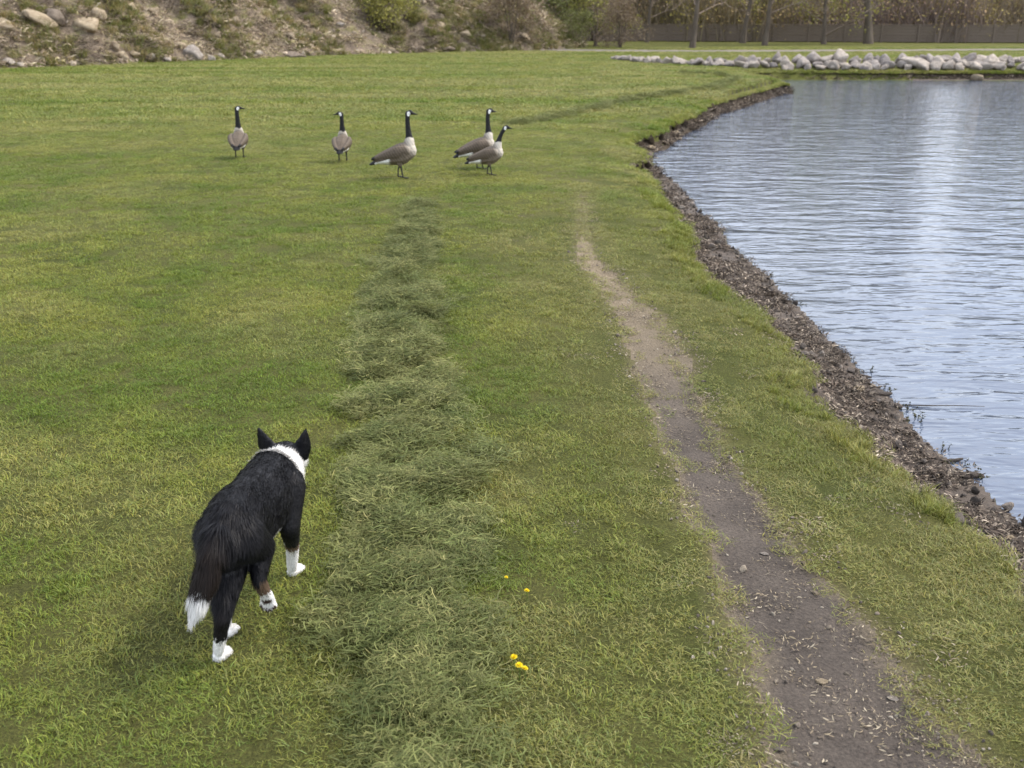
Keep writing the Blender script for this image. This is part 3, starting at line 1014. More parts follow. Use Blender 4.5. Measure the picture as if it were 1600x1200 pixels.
hill_lit = proto_collection('hill_litter', [litter_mesh(60 + i, 40, 0.35, 0.06, 0.30, 0.013, 0.12, hill_lit_cols) for i in range(6)])
x, y, f = hill_points(42000)
k = RNG.uniform(0, 1, len(x)) < 0.85
x, y = x[k], y[k]; f = {a: b[k] for a, b in f.items()}
n = len(x)
scatter('hill_litter', hill_lit, np.stack([x, y, height(x, y, f)], 1), np.stack([RNG.normal(0, 0.2, n), np.full(n, 0.0) + RNG.normal(0, 0.2, n), RNG.uniform(0, 6.28, n)], 1), RNG.uniform(0.6, 1.2, n),
        (0.35 + 1.05 * sstep(0.25, 0.75, fbm((x * 0.67 + y * 0.74) * 1.1, (y * 0.67 - x * 0.74) * 0.2, 135, 3)))[:, None] * RNG.uniform(0.7, 1.2, (n, 1)) * np.ones((1, 3)), 'dead stems and leaf litter covering the brown hillside', 'litter')
x, y, f = hill_points(45000)
gp = sstep(0.45, 0.58, fbm((x * 0.67 + y * 0.74) * 0.85 + 3, (y * 0.67 - x * 0.74) * 0.16, 131, 3))
k = RNG.uniform(0, 1, len(x)) < np.clip(gp + 0.06, 0, 1)
x, y = x[k], y[k]; f = {a: b[k] for a, b in f.items()}
n = len(x)
gc = lerp3(np.array([0.14, 0.165, 0.035]), np.array([0.32, 0.28, 0.13]), RNG.uniform(0, 1, n) ** 1.3)
scatter('hill_grass', weed_protos, np.stack([x, y, height(x, y, f)], 1), np.stack([RNG.normal(0, 0.25, n), RNG.normal(0, 0.25, n), RNG.uniform(0, 6.28, n)], 1), RNG.uniform(2.0, 4.5, n), gc,
        'patchy green and straw grass on the brown hillside', 'grass')

# grit worked out of the trodden path
x, y = sample_ground(1.3, 9, 900, 0.62)
f = fields(x, y)
side_ = sstep(0.15, 1.0, f['pathq']) * sstep(1.7, 1.0, f['pathq'])
k = (f['dE'] > 0) & (RNG.uniform(0, 1, len(x)) < np.clip(0.10 * sstep(1.2, 0.6, f['pathq']) + 0.75 * side_ * (0.25 + fbm(x * 3, y * 3, 161, 3) ** 2 * 2), 0, 1))
x, y = x[k], y[k]; f = {a: b[k] for a, b in f.items()}; n = len(x)
s = np.exp(RNG.normal(math.log(0.0042), 0.42, n))
cc = np.array([(0.30, 0.25, 0.19), (0.22, 0.185, 0.15), (0.40, 0.35, 0.28), (0.15, 0.125, 0.105)])[RNG.integers(0, 4, n)] * RNG.uniform(0.7, 1.15, (n, 1))
scatter('path_grit', rub, np.stack([x, y, height(x, y, f) + 0.3 * s], 1), RNG.uniform(0, 6.28, (n, 3)), s[:, None] * RNG.uniform(0.6, 1.4, (n, 3)), cc, 'fine tan grit along the edges of the dirt path', 'gravel')

# pebbles in the shore mud
x, y = sample_ground(1.3, 16, 160, 0.66)
f = fields(x, y)
k = f['shore'] & (f['dW'] < -0.01)
x, y = x[k], y[k]; f = {a: b[k] for a, b in f.items()}; n = len(x)
s = np.exp(RNG.normal(math.log(0.011), 0.5, n))
cc = np.array([(0.16, 0.135, 0.115), (0.10, 0.085, 0.075), (0.24, 0.205, 0.175), (0.07, 0.06, 0.052)])[RNG.integers(0, 4, n)] * RNG.uniform(0.7, 1.2, (n, 1))
scatter('shore_pebbles', rub, np.stack([x, y, height(x, y, f) + 0.6 * s], 1), RNG.uniform(0, 6.28, (n, 3)), s[:, None] * RNG.uniform(0.6, 1.4, (n, 3)), cc, 'grey brown pebbles lying in the mud of the pond shore', 'pebbles')

# ------------------------------------------------------------------ riprap along the far bank
RIP = [(4.3, 46.2), (5.0, 43.6), (5.9, 41.6), (7.5, 40.0), (9.7, 39.5), (12, 39.4), (20, 39.3), (27, 39.5)]
rx, ry, rt = along(RIP, 0.36, 0.12)
cnt = 0
rip_named = {}
for row, (dy, zz, sc) in enumerate([(-0.42, -0.16, 0.95), (-0.05, -0.02, 1.0), (0.35, 0.12, 1.0), (0.75, 0.08, 0.9)]):
    for X, Y, T in zip(rx, ry, rt):
        taper = 0.45 + 0.55 * min(1, T / 0.28)
        if row == 0 and T < 0.30: continue
        if row == 3 and random.random() < 0.5: continue
        if random.random() < 0.10: continue
        s = random.uniform(0.15, 0.30) * taper * sc
        if random.random() < 0.10: s *= 1.3
        xx, yy = X + random.uniform(-0.14, 0.14), Y + dy * taper + random.uniform(-0.1, 0.1)
        g = ground_z(xx, yy)
        z = max(g, 0.0 + zz * taper if T > 0.3 else g)
        rock('riprap_boulder', ('pale boulder in the lowest course of the far bank riprap', 'pale boulder in the middle of the far bank riprap', 'pale boulder along the top of the far bank riprap', 'pale boulder at the back of the far bank riprap')[row], 'boulder', xx, yy, s * random.uniform(0.9, 1.45), s * random.uniform(0.8, 1.2), s * random.uniform(0.8, 1.15),
             random.choice([M_pale, M_pale, M_grey]), sink=0.2, group='riprap boulders along the far bank', z=z, tilt=0.35)
        cnt += 1
X, Y = 16.55, 38.15
rock('shore_boulder', 'single pale boulder at the waterline in front of the riprap row', 'boulder', X, Y, 0.24, 0.2, 0.20, M_tan, sink=0.25, z=WATER + 0.02, tilt=0.1)
X, Y = G(1317, 88, 0.15)
rock('riprap_boulder', 'largest pale boulder standing highest on the riprap row', 'boulder', X * 39.4 / Y, 39.55, 0.42, 0.35, 0.42, M_pale, sink=0.2, z=0.08, tilt=0.1)

# ------------------------------------------------------------------ stones and bits on the path and the shore
small = [
    (1285, 1058, 19, 7, M_tan, 'flat_stone', 'flat tan stone lying in the middle of the near path', 'stone'),
    (1397, 1080, 16, 6, M_pale, 'flat_stone', 'pale flat stone on the right side of the near path', 'stone'),
    (1275, 914, 13, 7, M_tan, 'path_pebble', 'round tan pebble at the right edge of the path', 'pebble'),
    (1195, 857, 14, 5, M_pale, 'flat_stone', 'thin pale stone lying on the path farther from the camera', 'stone'),
    (1235, 822, 14, 5, M_tan, 'flat_stone', 'tan stone chip on the grass right beside the path', 'stone'),
    (1540, 828, 18, 13, M_pale, 'shore_stone', 'grey white stone on the shore mud near the right frame edge', 'stone'),
    (1583, 842, 20, 11, M_tan, 'shore_stone', 'tan stone on the shore at the right frame edge', 'stone'),
    (1284, 551, 10, 12, M_pale, 'shore_stone', 'small bright white stone standing on the dark shore', 'stone'),
    (1340, 607, 26, 9, M_tan, 'shore_stone', 'flat tan stone among the litter on the shore', 'stone'),
    (1065, 323, 11, 8, M_pale, 'shore_stone', 'white stone on the far shore below the grass notch', 'stone'),
    (1057, 309, 9, 7, M_pale, 'shore_stone', 'white stone on the shore uppermost of three', 'stone'),
    (1076, 335, 11, 8, M_tan, 'shore_stone', 'pale tan stone on the shore lowest of three', 'stone'),
    (1005, 222, 17, 9, M_tan, 'shore_stone', 'tan stone under the eroded sod bank', 'stone'),
    (1022, 218, 16, 9, M_tan, 'shore_stone', 'tan stone right of the one under the eroded sod', 'stone'),
    (1043, 204, 18, 10, M_tan, 'shore_stone', 'tan stone on the shore beyond the eroded sod bank', 'stone'),
]
for (px, py, w, h, m, nm, lab, cat) in small:
    if nm == 'shore_stone':
        z0 = -0.30
        X, Y = G(px, py + h * 0.4, z0)
        for _ in range(6):
            z0 = ground_z(X, Y); X, Y = G(px, py + h * 0.4, max(z0, WATER))
    else:
        X, Y = G(px, py + h * 0.4, -0.05)
    zz_ = None
    if py < 240:
        u_, v_ = to_px(BANK[0], BANK[1], EDGE_Z - 0.2)
        i_ = int(np.argmin((u_ - px) ** 2 + (v_ - py) ** 2))
        X, Y, zz_ = BANK[0][i_] + BANK[2][i_] * 0.13, BANK[1][i_] + BANK[3][i_] * 0.13, EDGE_Z - 0.23
    s = math.sqrt(X * X + Y * Y + 3.2) / FPX / 2
    rock(nm, lab, cat, X, Y, w * s * 1.05, w * s * 0.8, h * s * 1.15, m, sink=0.18, rz=random.uniform(-0.4, 0.4), tilt=0.1, z=zz_)


# ------------------------------------------------------------------ trees, shrubs, fence behind the pond
def leaf_mat(name, a, b, tr=0.35):
    m, ns, ls, out = mat(name)
    at = nd(ns, 'ShaderNodeAttribute', attribute_name='bcol')
    r = ramp(ns, ls, at.outputs['Fac'], [(0.0, a), (1.0, b)])
    p = ns.new('ShaderNodeBsdfPrincipled')
    p.inputs['Roughness'].default_value = 0.6
    p.inputs['Specular IOR Level'].default_value = 0.3
    t = ns.new('ShaderNodeBsdfTranslucent')
    ls.new(r.outputs[0], p.inputs['Base Color']); ls.new(r.outputs[0], t.inputs['Color'])
    mx = ns.new('ShaderNodeMixShader'); mx.inputs[0].default_value = tr
    ls.new(p.outputs[0], mx.inputs[1]); ls.new(t.outputs[0], mx.inputs[2]); ls.new(mx.outputs[0], out.inputs[0])
    return m


M_bark = noise_mat('bark', [(0.3, (0.075, 0.06, 0.047)), (0.7, (0.15, 0.125, 0.10))], 6, 0.95, 0.15, 0.05, 20, vscale=(1, 1, 0.25))
M_twig = noise_mat('twig', [(0.3, (0.16, 0.125, 0.10)), (0.7, (0.27, 0.215, 0.175))], 4, 0.95, 0.15, 0)
M_leaf_y = leaf_mat('spring_leaf', (0.17, 0.165, 0.045), (0.33, 0.31, 0.08))
M_leaf_g = leaf_mat('green_leaf', (0.10, 0.115, 0.032), (0.19, 0.195, 0.06))
M_leaf_d = leaf_mat('dark_leaf', (0.045, 0.065, 0.02), (0.10, 0.12, 0.04))
M_leaf_b = leaf_mat('bud_leaf', (0.16, 0.115, 0.08), (0.27, 0.21, 0.13))


def tube(bmv, bmf, pts, rad, sides):
    base = len(bmv)
    for i, (p, r) in enumerate(zip(pts, rad)):
        d = (pts[min(i + 1, len(pts) - 1)] - pts[max(i - 1, 0)]).normalized()
        u = d.cross(Vector((0.31, 0.9, 0.2))).normalized()
        w = d.cross(u)
        for s in range(sides):
            a = 2 * math.pi * s / sides
            bmv.append(p + (u * math.cos(a) + w * math.sin(a)) * r)
    for i in range(len(pts) - 1):
        for s in range(sides):
            a, b = base + i * sides + s, base + i * sides + (s + 1) % sides
            bmf.append((a, b, b + sides, a + sides))


def tree_mesh(seed, H, r0, first=0.25, spread=0.5, n1=9, n2=6, n3=5, leaves=6, leaf=0.10, lean=0.05, multi=1):
    """returns (trunk mesh, crown mesh) ; crown slots: 0 twig, 1 leaf"""
    r = random.Random(seed)
    tv, tf, cv, cf = [], [], [], []
    lv, lf, lc = [], [], []

    def leaves_at(p, k, rad):
        for _ in range(k):
            c = p + Vector((r.gauss(0, rad), r.gauss(0, rad), r.gauss(0, rad * 0.8)))
            a = Vector((r.gauss(0, 1), r.gauss(0, 1), r.gauss(0, 0.7))).normalized()
            b = a.cross(Vector((r.gauss(0, 1), r.gauss(0, 1), r.gauss(0, 1)))).normalized()
            s = leaf * r.uniform(0.6, 1.3)
            i = len(lv)
            lv.extend([c - a * s, c + b * s * 0.6, c + a * s, c - b * s * 0.6])
            lf.append((i, i + 1, i + 2, i + 3)); lc.append(r.random())

    def branch(p, d, L, rad, lvl):
        k = 4
        pts, q = [p], p
        for j in range(k):
            d = (d + Vector((r.gauss(0, 0.16), r.gauss(0, 0.16), r.gauss(0.05, 0.12)))).normalized()
            q = q + d * (L / k); pts.append(q)
        tube(cv, cf, pts, [rad * (1 - 0.75 * j / k) for j in range(k + 1)], 4 if lvl < 2 else 3)
        nn = (n2, n3, 0)[lvl - 1]
        for j in range(nn):
            t = r.uniform(0.25, 1.0)
            b = pts[min(int(t * k), k - 1)].lerp(pts[min(int(t * k) + 1, k)], t * k % 1)
            dd = (d + Vector((r.gauss(0, 0.75), r.gauss(0, 0.75), r.gauss(0.15, 0.5)))).normalized()
            branch(b, dd, L * r.uniform(0.35, 0.6), rad * 0.45, lvl + 1)
        if lvl >= 2:
            leaves_at(pts[-1], leaves, 0.14 + 0.10 * H / 8)

    for mstem in range(multi):
        la = r.uniform(0, 6.28)
        ln = lean if multi == 1 else spread * 0.45
        pts = [Vector((0.0, 0, -0.25)) + Vector((math.cos(la), math.sin(la), 0)) * (0.12 * (multi > 1))]
        d = Vector((math.cos(la) * ln, math.sin(la) * ln, 1)).normalized()
        kk = 8
        for j in range(kk):
            d = (d + Vector((r.gauss(0, 0.05), r.gauss(0, 0.05), 0))).normalized()
            pts.append(pts[-1] + d * (H * r.uniform(0.8, 1.0) / kk))
        rr = [r0 * (1.5 if j == 0 else 1) * (1 - 0.85 * j / kk) for j in range(kk + 1)]
        tube(tv, tf, pts, rr, 8)
        for j in range(n1):
            t = first + (1 - first) * (j + r.random()) / n1
            i = min(int(t * kk), kk - 1)
            p = pts[i].lerp(pts[i + 1], t * kk - i)
            a = r.uniform(0, 6.28)
            up = r.uniform(0.15, 0.7)
            dd = Vector((math.cos(a), math.sin(a), up)).normalized()
            branch(p, dd, H * spread * (1.15 - 0.75 * t) * r.uniform(0.7, 1.1), rr[i] * 0.26 + 0.008, 1)

    def mk(v, f, name):
        me = bpy.data.meshes.new(name); me.from_pydata([tuple(q) for q in v], [], f); me.update(); return me
    trunk = mk(tv, tf, 'trunk')
    for p in trunk.polygons: p.use_smooth = True
    off = len(cv)
    crown = mk(cv + lv, cf + [tuple(i + off for i in q) for q in lf], 'crown')
    mi = np.zeros(len(crown.polygons), np.int32); mi[len(cf):] = 1
    crown.polygons.foreach_set('material_index', mi)
    vattr(crown, 'bcol', np.concatenate([np.zeros(len(cv)), np.repeat(lc, 4)])[:, None] * np.ones((1, 3)))
    return trunk, crown


TREES = {
    'tall': tree_mesh(1, 13.0, 0.15, 0.16, 0.24, 18, 6, 5, 3, 0.09),
    'tall_b': tree_mesh(2, 14.5, 0.19, 0.15, 0.24, 18, 6, 5, 3, 0.09, 0.08),
    'willow': tree_mesh(3, 10.0, 0.15, 0.08, 0.30, 20, 6, 4, 6, 0.09),
    'shrub': tree_mesh(4, 2.1, 0.035, 0.18, 0.50, 6, 5, 4, 5, 0.055, 0.1, 4),
    'bush': tree_mesh(5, 3.6, 0.04, 0.05, 0.42, 8, 5, 4, 3, 0.07, 0.1, 5),
    'dense': tree_mesh(6, 6.5, 0.12, 0.05, 0.34, 16, 7, 4, 5, 0.09, 0.03),
}
TM = {}


def tree(name, kind, label, cat, x, y, leafm, s=1.0, rz=None, group=None, z=None, twig=None):
    key = (kind, leafm.name)
    if key not in TM:
        a, b = TREES[kind][0].copy(), TREES[kind][1].copy()
        a.materials.append(M_bark); b.materials.append(twig or M_twig); b.materials.append(leafm)
        TM[key] = (a, b)
    root = empty(name, (x, y, ground_z(x, y) if z is None else z), random.uniform(0, 6.28) if rz is None else rz, s)
    link('trunk', TM[key][0], (), root)
    link('crown', TM[key][1], (), root)
    tag(root, label, cat, group)
    return root


def at_far(px, y):
    t = y / CP
    for _ in range(4):
        zc = y * CP + CAM_H * SP
        t = zc
    return ((px - 800) / FPX * t, y)


for (px, y, kind, lm, s, lab) in [
    (1081, 62, 'tall', M_leaf_b, 1.0, 'slender bare tree nearest the path left of the others on the far bank'),
    (1160, 74, 'tall_b', M_leaf_y, 0.9, 'thin tree with yellow green leaves beyond the far path'),
    (1194, 68, 'tall', M_leaf_b, 1.05, 'bare brown tree with straight trunk beside the far path'),
    (1287, 71, 'willow', M_leaf_y, 1.0, 'tree with drooping yellow leaves beyond the far path'),
    (1357, 72, 'tall_b', M_leaf_y, 1.35, 'thickest trunk on the far bank with yellow leaves either side'),
    (1010, 76, 'tall', M_leaf_b, 0.9, 'bare tree between the green trees and the slender one'),
    (1420, 79, 'willow', M_leaf_y, 0.55, 'low yellow leaved tree behind the dark fence'),
    (1560, 80, 'tall_b', M_leaf_b, 1.1, 'dark bare tree behind the fence at the right frame edge'),
    (1240, 84, 'tall', M_leaf_y, 1.1, 'pale yellow tree deep behind the fence in the middle'),
    (1120, 86, 'willow', M_leaf_b, 1.2, 'brown bare tree deep behind the fence'),
]:
    x, y = at_far(px, y)
    tree('woodland_tree', kind, lab, 'tree', x, y, lm, s)
# shrubs and trees at the end of the hill
X, Y, Z, t = on_hill(617, 52)
tree('leafing_shrub', 'shrub', 'yellow green leafing shrub growing on the hillside', 'shrub', X, Y, M_leaf_y, 1.25, 0.4, z=Z)
X, Y, Z, t = on_hill(800, 66)
tree('bare_bush', 'bush', 'dark bare twiggy bush on the last spur of the hill', 'bush', X, Y, M_leaf_b, 1.1, 1.0, z=Z)
x, y = at_far(874, 67); tree('green_tree', 'bush', 'olive green leafy bush at the end of the hill', 'bush', x, y, M_leaf_g, 1.25, 0.2)
x, y = at_far(905, 70); tree('green_tree', 'dense', 'dark green tree where the hill ends', 'tree', x, y, M_leaf_d, 1.0, 0.9)
x, y = at_far(930, 66); tree('green_tree', 'dense', 'bright yellow green tree right of the dark green one', 'tree', x, y, M_leaf_y, 0.9, 2.0)
x, y = at_far(900, 62); tree('green_tree', 'bush', 'low green shrub in front of the dark green tree', 'shrub', x, y, M_leaf_g, 0.6, 3.0)
x, y = at_far(968, 63); tree('bare_bush', 'bush', 'brown bare bush beside the far path left of the slender tree', 'bush', x, y, M_leaf_b, 0.9, 4.0)
x, y = at_far(838, 72); tree('green_tree', 'bush', 'olive bush half hidden behind the dark bare bush', 'bush', x, y, M_leaf_g, 1.1, 5.0)

# low dark fence in panels between posts
M_fence = noise_mat('weathered_fence', [(0.3, (0.13, 0.104, 0.083)), (0.7, (0.19, 0.152, 0.122))], 5, 0.95, 0.15, 0.02, 30, vscale=(1, 1, 6))


def box_mesh(name, sx, sy, sz, bev=0.01):
    bm = bmesh.new()
    bmesh.ops.create_cube(bm, size=1.0)
    for v in bm.verts: v.co = Vector((v.co.x * sx, v.co.y * sy, (v.co.z + 0.5) * sz))
    if bev: bmesh.ops.bevel(bm, geom=bm.edges[:], offset=bev, segments=1, affect='EDGES')
    me = bpy.data.meshes.new(name); bm.to_mesh(me); bm.free()
    return me


post_me = box_mesh('post', 0.14, 0.14, 1.32)
board_me = box_mesh('board', 2.30, 0.04, 0.20)
rail_me = box_mesh('rail', 2.42, 0.12, 0.06)
for me in (post_me, board_me, rail_me): me.materials.append(M_fence)
fa, fb = Vector((6.5, 79.0)), Vector((52.0, 70.5))
fdir = (fb - fa).normalized(); fang = math.atan2(fdir.y, fdir.x)
fence = empty('board_fence', (fa.x, fa.y, 0), fang)
tag(fence, 'long low dark brown board fence in front of the woods', 'fence')
for i in range(int((fb - fa).length / 2.45)):
    wx = fa + fdir * (i * 2.45)
    gz0 = ground_z(wx.x, wx.y)
    link('post', post_me, (), fence, (i * 2.45, 0, gz0 - 0.1))
    for j in range(5):
        link('board', board_me, (), fence, (i * 2.45 + 1.225, 0.012 * (j % 2), gz0 + 0.05 + 0.213 * j), (0, random.uniform(-0.004, 0.004), 0))
    link('rail', rail_me, (), fence, (i * 2.45 + 1.225, 0, gz0 + 1.13))

# the wood behind: brush and young trees that read as one mass
def brush_mesh(i, H=3.2, n=110, leafy=60, leafc=(1.5, 1.5, 0.55)):
    r = np.random.default_rng(700 + i)
    k = 4
    a = r.uniform(0, 6.28, n); d = 1.3 * np.sqrt(r.uniform(0, 1, n))
    base = np.stack([d * np.cos(a), d * np.sin(a), np.full(n, -0.1)], 1)
    h = H * r.uniform(0.35, 1.0, n)
    la = r.uniform(0, 6.28, n); lm = h * r.uniform(0.05, 0.5, n)
    t = np.linspace(0, 1, k)[None, :, None]
    dv = np.stack([np.cos(la) * lm, np.sin(la) * lm, np.zeros(n)], 1)
    up = np.zeros((n, 1, 3)); up[..., 2] = 1
    P = base[:, None, :] + up * h[:, None, None] * t + dv[:, None, :] * t ** 1.5
    W = r.uniform(0.010, 0.035, n)[:, None] * np.array([1, 0.8, 0.5, 0.2])[None, :]
    sa = r.uniform(0, 6.28, n)
    side = np.stack([np.cos(sa), np.sin(sa), np.zeros(n)], 1)
    c = np.ones((n, 3)) * r.uniform(0.6, 1.3, n)[:, None]
    # leaves / buds
    m = leafy * 6
    lp = P[r.integers(0, n, m), r.integers(1, k, m)] + r.normal(0, 0.2, (m, 3))
    ld = unit(r.normal(0, 1, (m, 3))); s = r.uniform(0.03, 0.09, m)
    LP = np.stack([lp - ld * s[:, None], lp, lp + ld * s[:, None] * 0.5, lp + ld * s[:, None]], 1)
    LW = s[:, None] * np.array([0.1, 0.6, 0.5, 0.1])[None, :]
    ls_ = unit(np.cross(ld, r.normal(0, 1, (m, 3))))
    lc = np.array(leafc)[None, :] * r.uniform(0.6, 1.3, (m, 1))
    return ribbons(np.concatenate([P, LP]), np.concatenate([W, LW]), np.concatenate([side, ls_]), np.concatenate([c, lc]), 'brush', [M_litter])


brush_protos = proto_collection('brush', [brush_mesh(i, 3.4, 120, (20, 60, 100)[i % 3], ((1.2, 1.0, 0.95), (1.35, 1.2, 0.8), (1.35, 1.4, 0.6))[i % 3]) for i in range(6)])
n = 2600
y = RNG.uniform(73, 112, n); x = RNG.uniform(-0.2, 0.72, n) * y
f = fields(x, y)
fy = fa.y + (x - fa.x) * fdir.y / fdir.x
k = (y > fy + 1.2) & (f['hill'] < 0)
x, y = x[k], y[k]; f = {a: b[k] for a, b in f.items()}; n = len(x)
bc = lerp3(np.array([0.25, 0.195, 0.165]), np.array([0.26, 0.215, 0.135]), sstep(0.4, 0.65, fbm(x * 0.2, y * 0.1, 141, 3))) * RNG.uniform(0.7, 1.15, (n, 1))
scatter('woodland_brush', brush_protos, np.stack([x, y, height(x, y, f)], 1), np.stack([RNG.normal(0, 0.08, n), RNG.normal(0, 0.08, n), RNG.uniform(0, 6.28, n)], 1),
        np.stack([RNG.uniform(0.8, 1.4, n)] * 2 + [RNG.uniform(0.7, 1.5, n)], 1), bc, 'brown leafless brush and saplings of the wood behind the fence', 'brush')
tt, tc_ = TREES['tall'][0].copy(), TREES['tall'][1].copy()
for m_ in (M_bark,): tt.materials.append(m_)
tc_.materials.append(M_twig); tc_.materials.append(M_leaf_b)
tw_, tcw = TREES['willow'][0].copy(), TREES['willow'][1].copy()
tw_.materials.append(M_bark); tcw.materials.append(M_twig); tcw.materials.append(M_leaf_y)


def joined(a, b):
    bm = bmesh.new(); bm.from_mesh(a)
    nf = len(bm.faces)
    bm.from_mesh(b)
    bm.faces.ensure_lookup_table()
    for i, fc in enumerate(bm.faces):
        fc.material_index = 0 if i < nf else fc.material_index + 1
    me = bpy.data.meshes.new('wood_tree'); bm.to_mesh(me); bm.free()
    for m_ in list(a.materials) + list(b.materials): me.materials.append(m_)
    return me


wood_protos = proto_collection('wood', [joined(tt, tc_), joined(tw_, tcw)])
n = 950
y = RNG.uniform(82, 135, n); x = RNG.uniform(-0.25, 0.85, n) * y
gap = np.abs(x / y - (1462 - 800) / FPX * 1.0) < 0.042
f = fields(x, y)
k = (~gap) & (f['hill'] < 0)
x, y = x[k], y[k]; f = {a: b[k] for a, b in f.items()}; n = len(x)
scatter('distant_wood', wood_protos, np.stack([x, y, height(x, y, f)], 1), np.stack([np.zeros(n), np.zeros(n), RNG.uniform(0, 6.28, n)], 1), RNG.uniform(0.8, 1.4, n),
        np.ones((n, 3)), 'far wood of bare and yellow leaved trees behind the fence', 'wood')


# ------------------------------------------------------------------ animals
def hull_chain(bm, pts, sub=2):
    """pts: (x, y, z, rx[, ry, rz]) - convex hulls of neighbouring ellipsoids"""
    def ell(p):
        q = list(p) + [p[3]] * (6 - len(p))
        return Vector(q[:3]), Vector(q[3:6])
    unit_b = bmesh.new(); bmesh.ops.create_icosphere(unit_b, subdivisions=sub, radius=1.0)
    dirs = [v.co.copy() for v in unit_b.verts]; unit_b.free()
    E = [ell(p) for p in pts]
    if len(E) == 1: E = E * 2
    for (c0, r0), (c1, r1) in zip(E[:-1], E[1:]):
        t = bmesh.new()
        for c, r in ((c0, r0), (c1, r1)):
            for d in dirs:
                t.verts.new((c.x + d.x * r.x, c.y + d.y * r.y, c.z + d.z * r.z))
        bmesh.ops.remove_doubles(t, verts=t.verts[:], dist=1e-5)
        res = bmesh.ops.convex_hull(t, input=t.verts[:])
        bmesh.ops.delete(t, geom=[g for g in res['geom_interior'] if isinstance(g, bmesh.types.BMVert)], context='VERTS')
        me = bpy.data.meshes.new('tmp'); t.to_mesh(me); t.free()
        bm.from_mesh(me); bpy.data.meshes.remove(me)


def fuse(bm, voxel, smooth=6, factor=0.5):
    me = bpy.data.meshes.new('tmp'); bm.to_mesh(me); bm.free()
    o = bpy.data.objects.new('tmp', me); COL.objects.link(o)
    r = o.modifiers.new('r', 'REMESH'); r.mode = 'VOXEL'; r.voxel_size = voxel; r.use_smooth_shade = True
    s = o.modifiers.new('s', 'SMOOTH'); s.factor = factor; s.iterations = smooth
    dg = bpy.context.evaluated_depsgraph_get(); dg.update()
    out = bpy.data.meshes.new_from_object(o.evaluated_get(dg))
    bpy.data.objects.remove(o); bpy.data.meshes.remove(me)
    for p in out.polygons: p.use_smooth = True
    return out


def verts_np(me):
    v = np.zeros(len(me.vertices) * 3, np.float32); me.vertices.foreach_get('co', v)
    n = np.zeros(len(me.vertices) * 3, np.float32); me.vertices.foreach_get('normal', n)
    return v.reshape(-1, 3).astype(float), n.reshape(-1, 3).astype(float)


def feather_material():
    m, ns, ls, out = mat('goose_plumage')
    a = nd(ns, 'ShaderNodeAttribute', attribute_name='bcol')
    b = nd(ns, 'ShaderNodeAttribute', attribute_name='bar')
    tc = ns.new('ShaderNodeTexCoord')
    mp = ns.new('ShaderNodeMapping'); mp.inputs['Scale'].default_value = (1.0, 0.75, 1.0); mp.inputs['Rotation'].default_value = (R(-25), 0, 0)
    ls.new(tc.outputs['Object'], mp.inputs['Vector'])
    w = ns.new('ShaderNodeTexWave'); w.wave_type = 'BANDS'; w.bands_direction = 'Y'
    w.inputs['Scale'].default_value = 13; w.inputs['Distortion'].default_value = 4.5; w.inputs['Detail'].default_value = 3; w.inputs['Detail Scale'].default_value = 3
    ls.new(mp.outputs[0], w.inputs['Vector'])
    n = noise_node(ns, ls, 60, 4, tc.outputs['Object'])
    r = ramp(ns, ls, w.outputs['Fac'], [(0.0, (0.86, 0.85, 0.84)), (0.75, (1.02, 1.02, 1.02)), (1.0, (1.25, 1.23, 1.2))])
    k = mixc(ns, ls, b.outputs['Fac'], (1, 1, 1), r.outputs[0])
    c = mixc(ns, ls, 1.0, a.outputs['Color'], k, 'MULTIPLY')
    p = ns.new('ShaderNodeBsdfPrincipled')
    p.inputs['Roughness'].default_value = 0.65
    p.inputs['Specular IOR Level'].default_value = 0.25
    ls.new(c, p.inputs['Base Color'])
    bb = bump(ns, ls, w.outputs['Fac'], 0.35, 0.006)
    ls.new(bump(ns, ls, n.outputs['Fac'], 0.3, 0.004, bb), p.inputs['Normal'])
    ls.new(p.outputs[0], out.inputs[0])
    return m


M_goose = feather_material()
M_eye = noise_mat('dark_eye', [(0.3, (0.006, 0.005, 0.004)), (0.7, (0.012, 0.01, 0.008))], 5, 0.15, 0.5, 0)


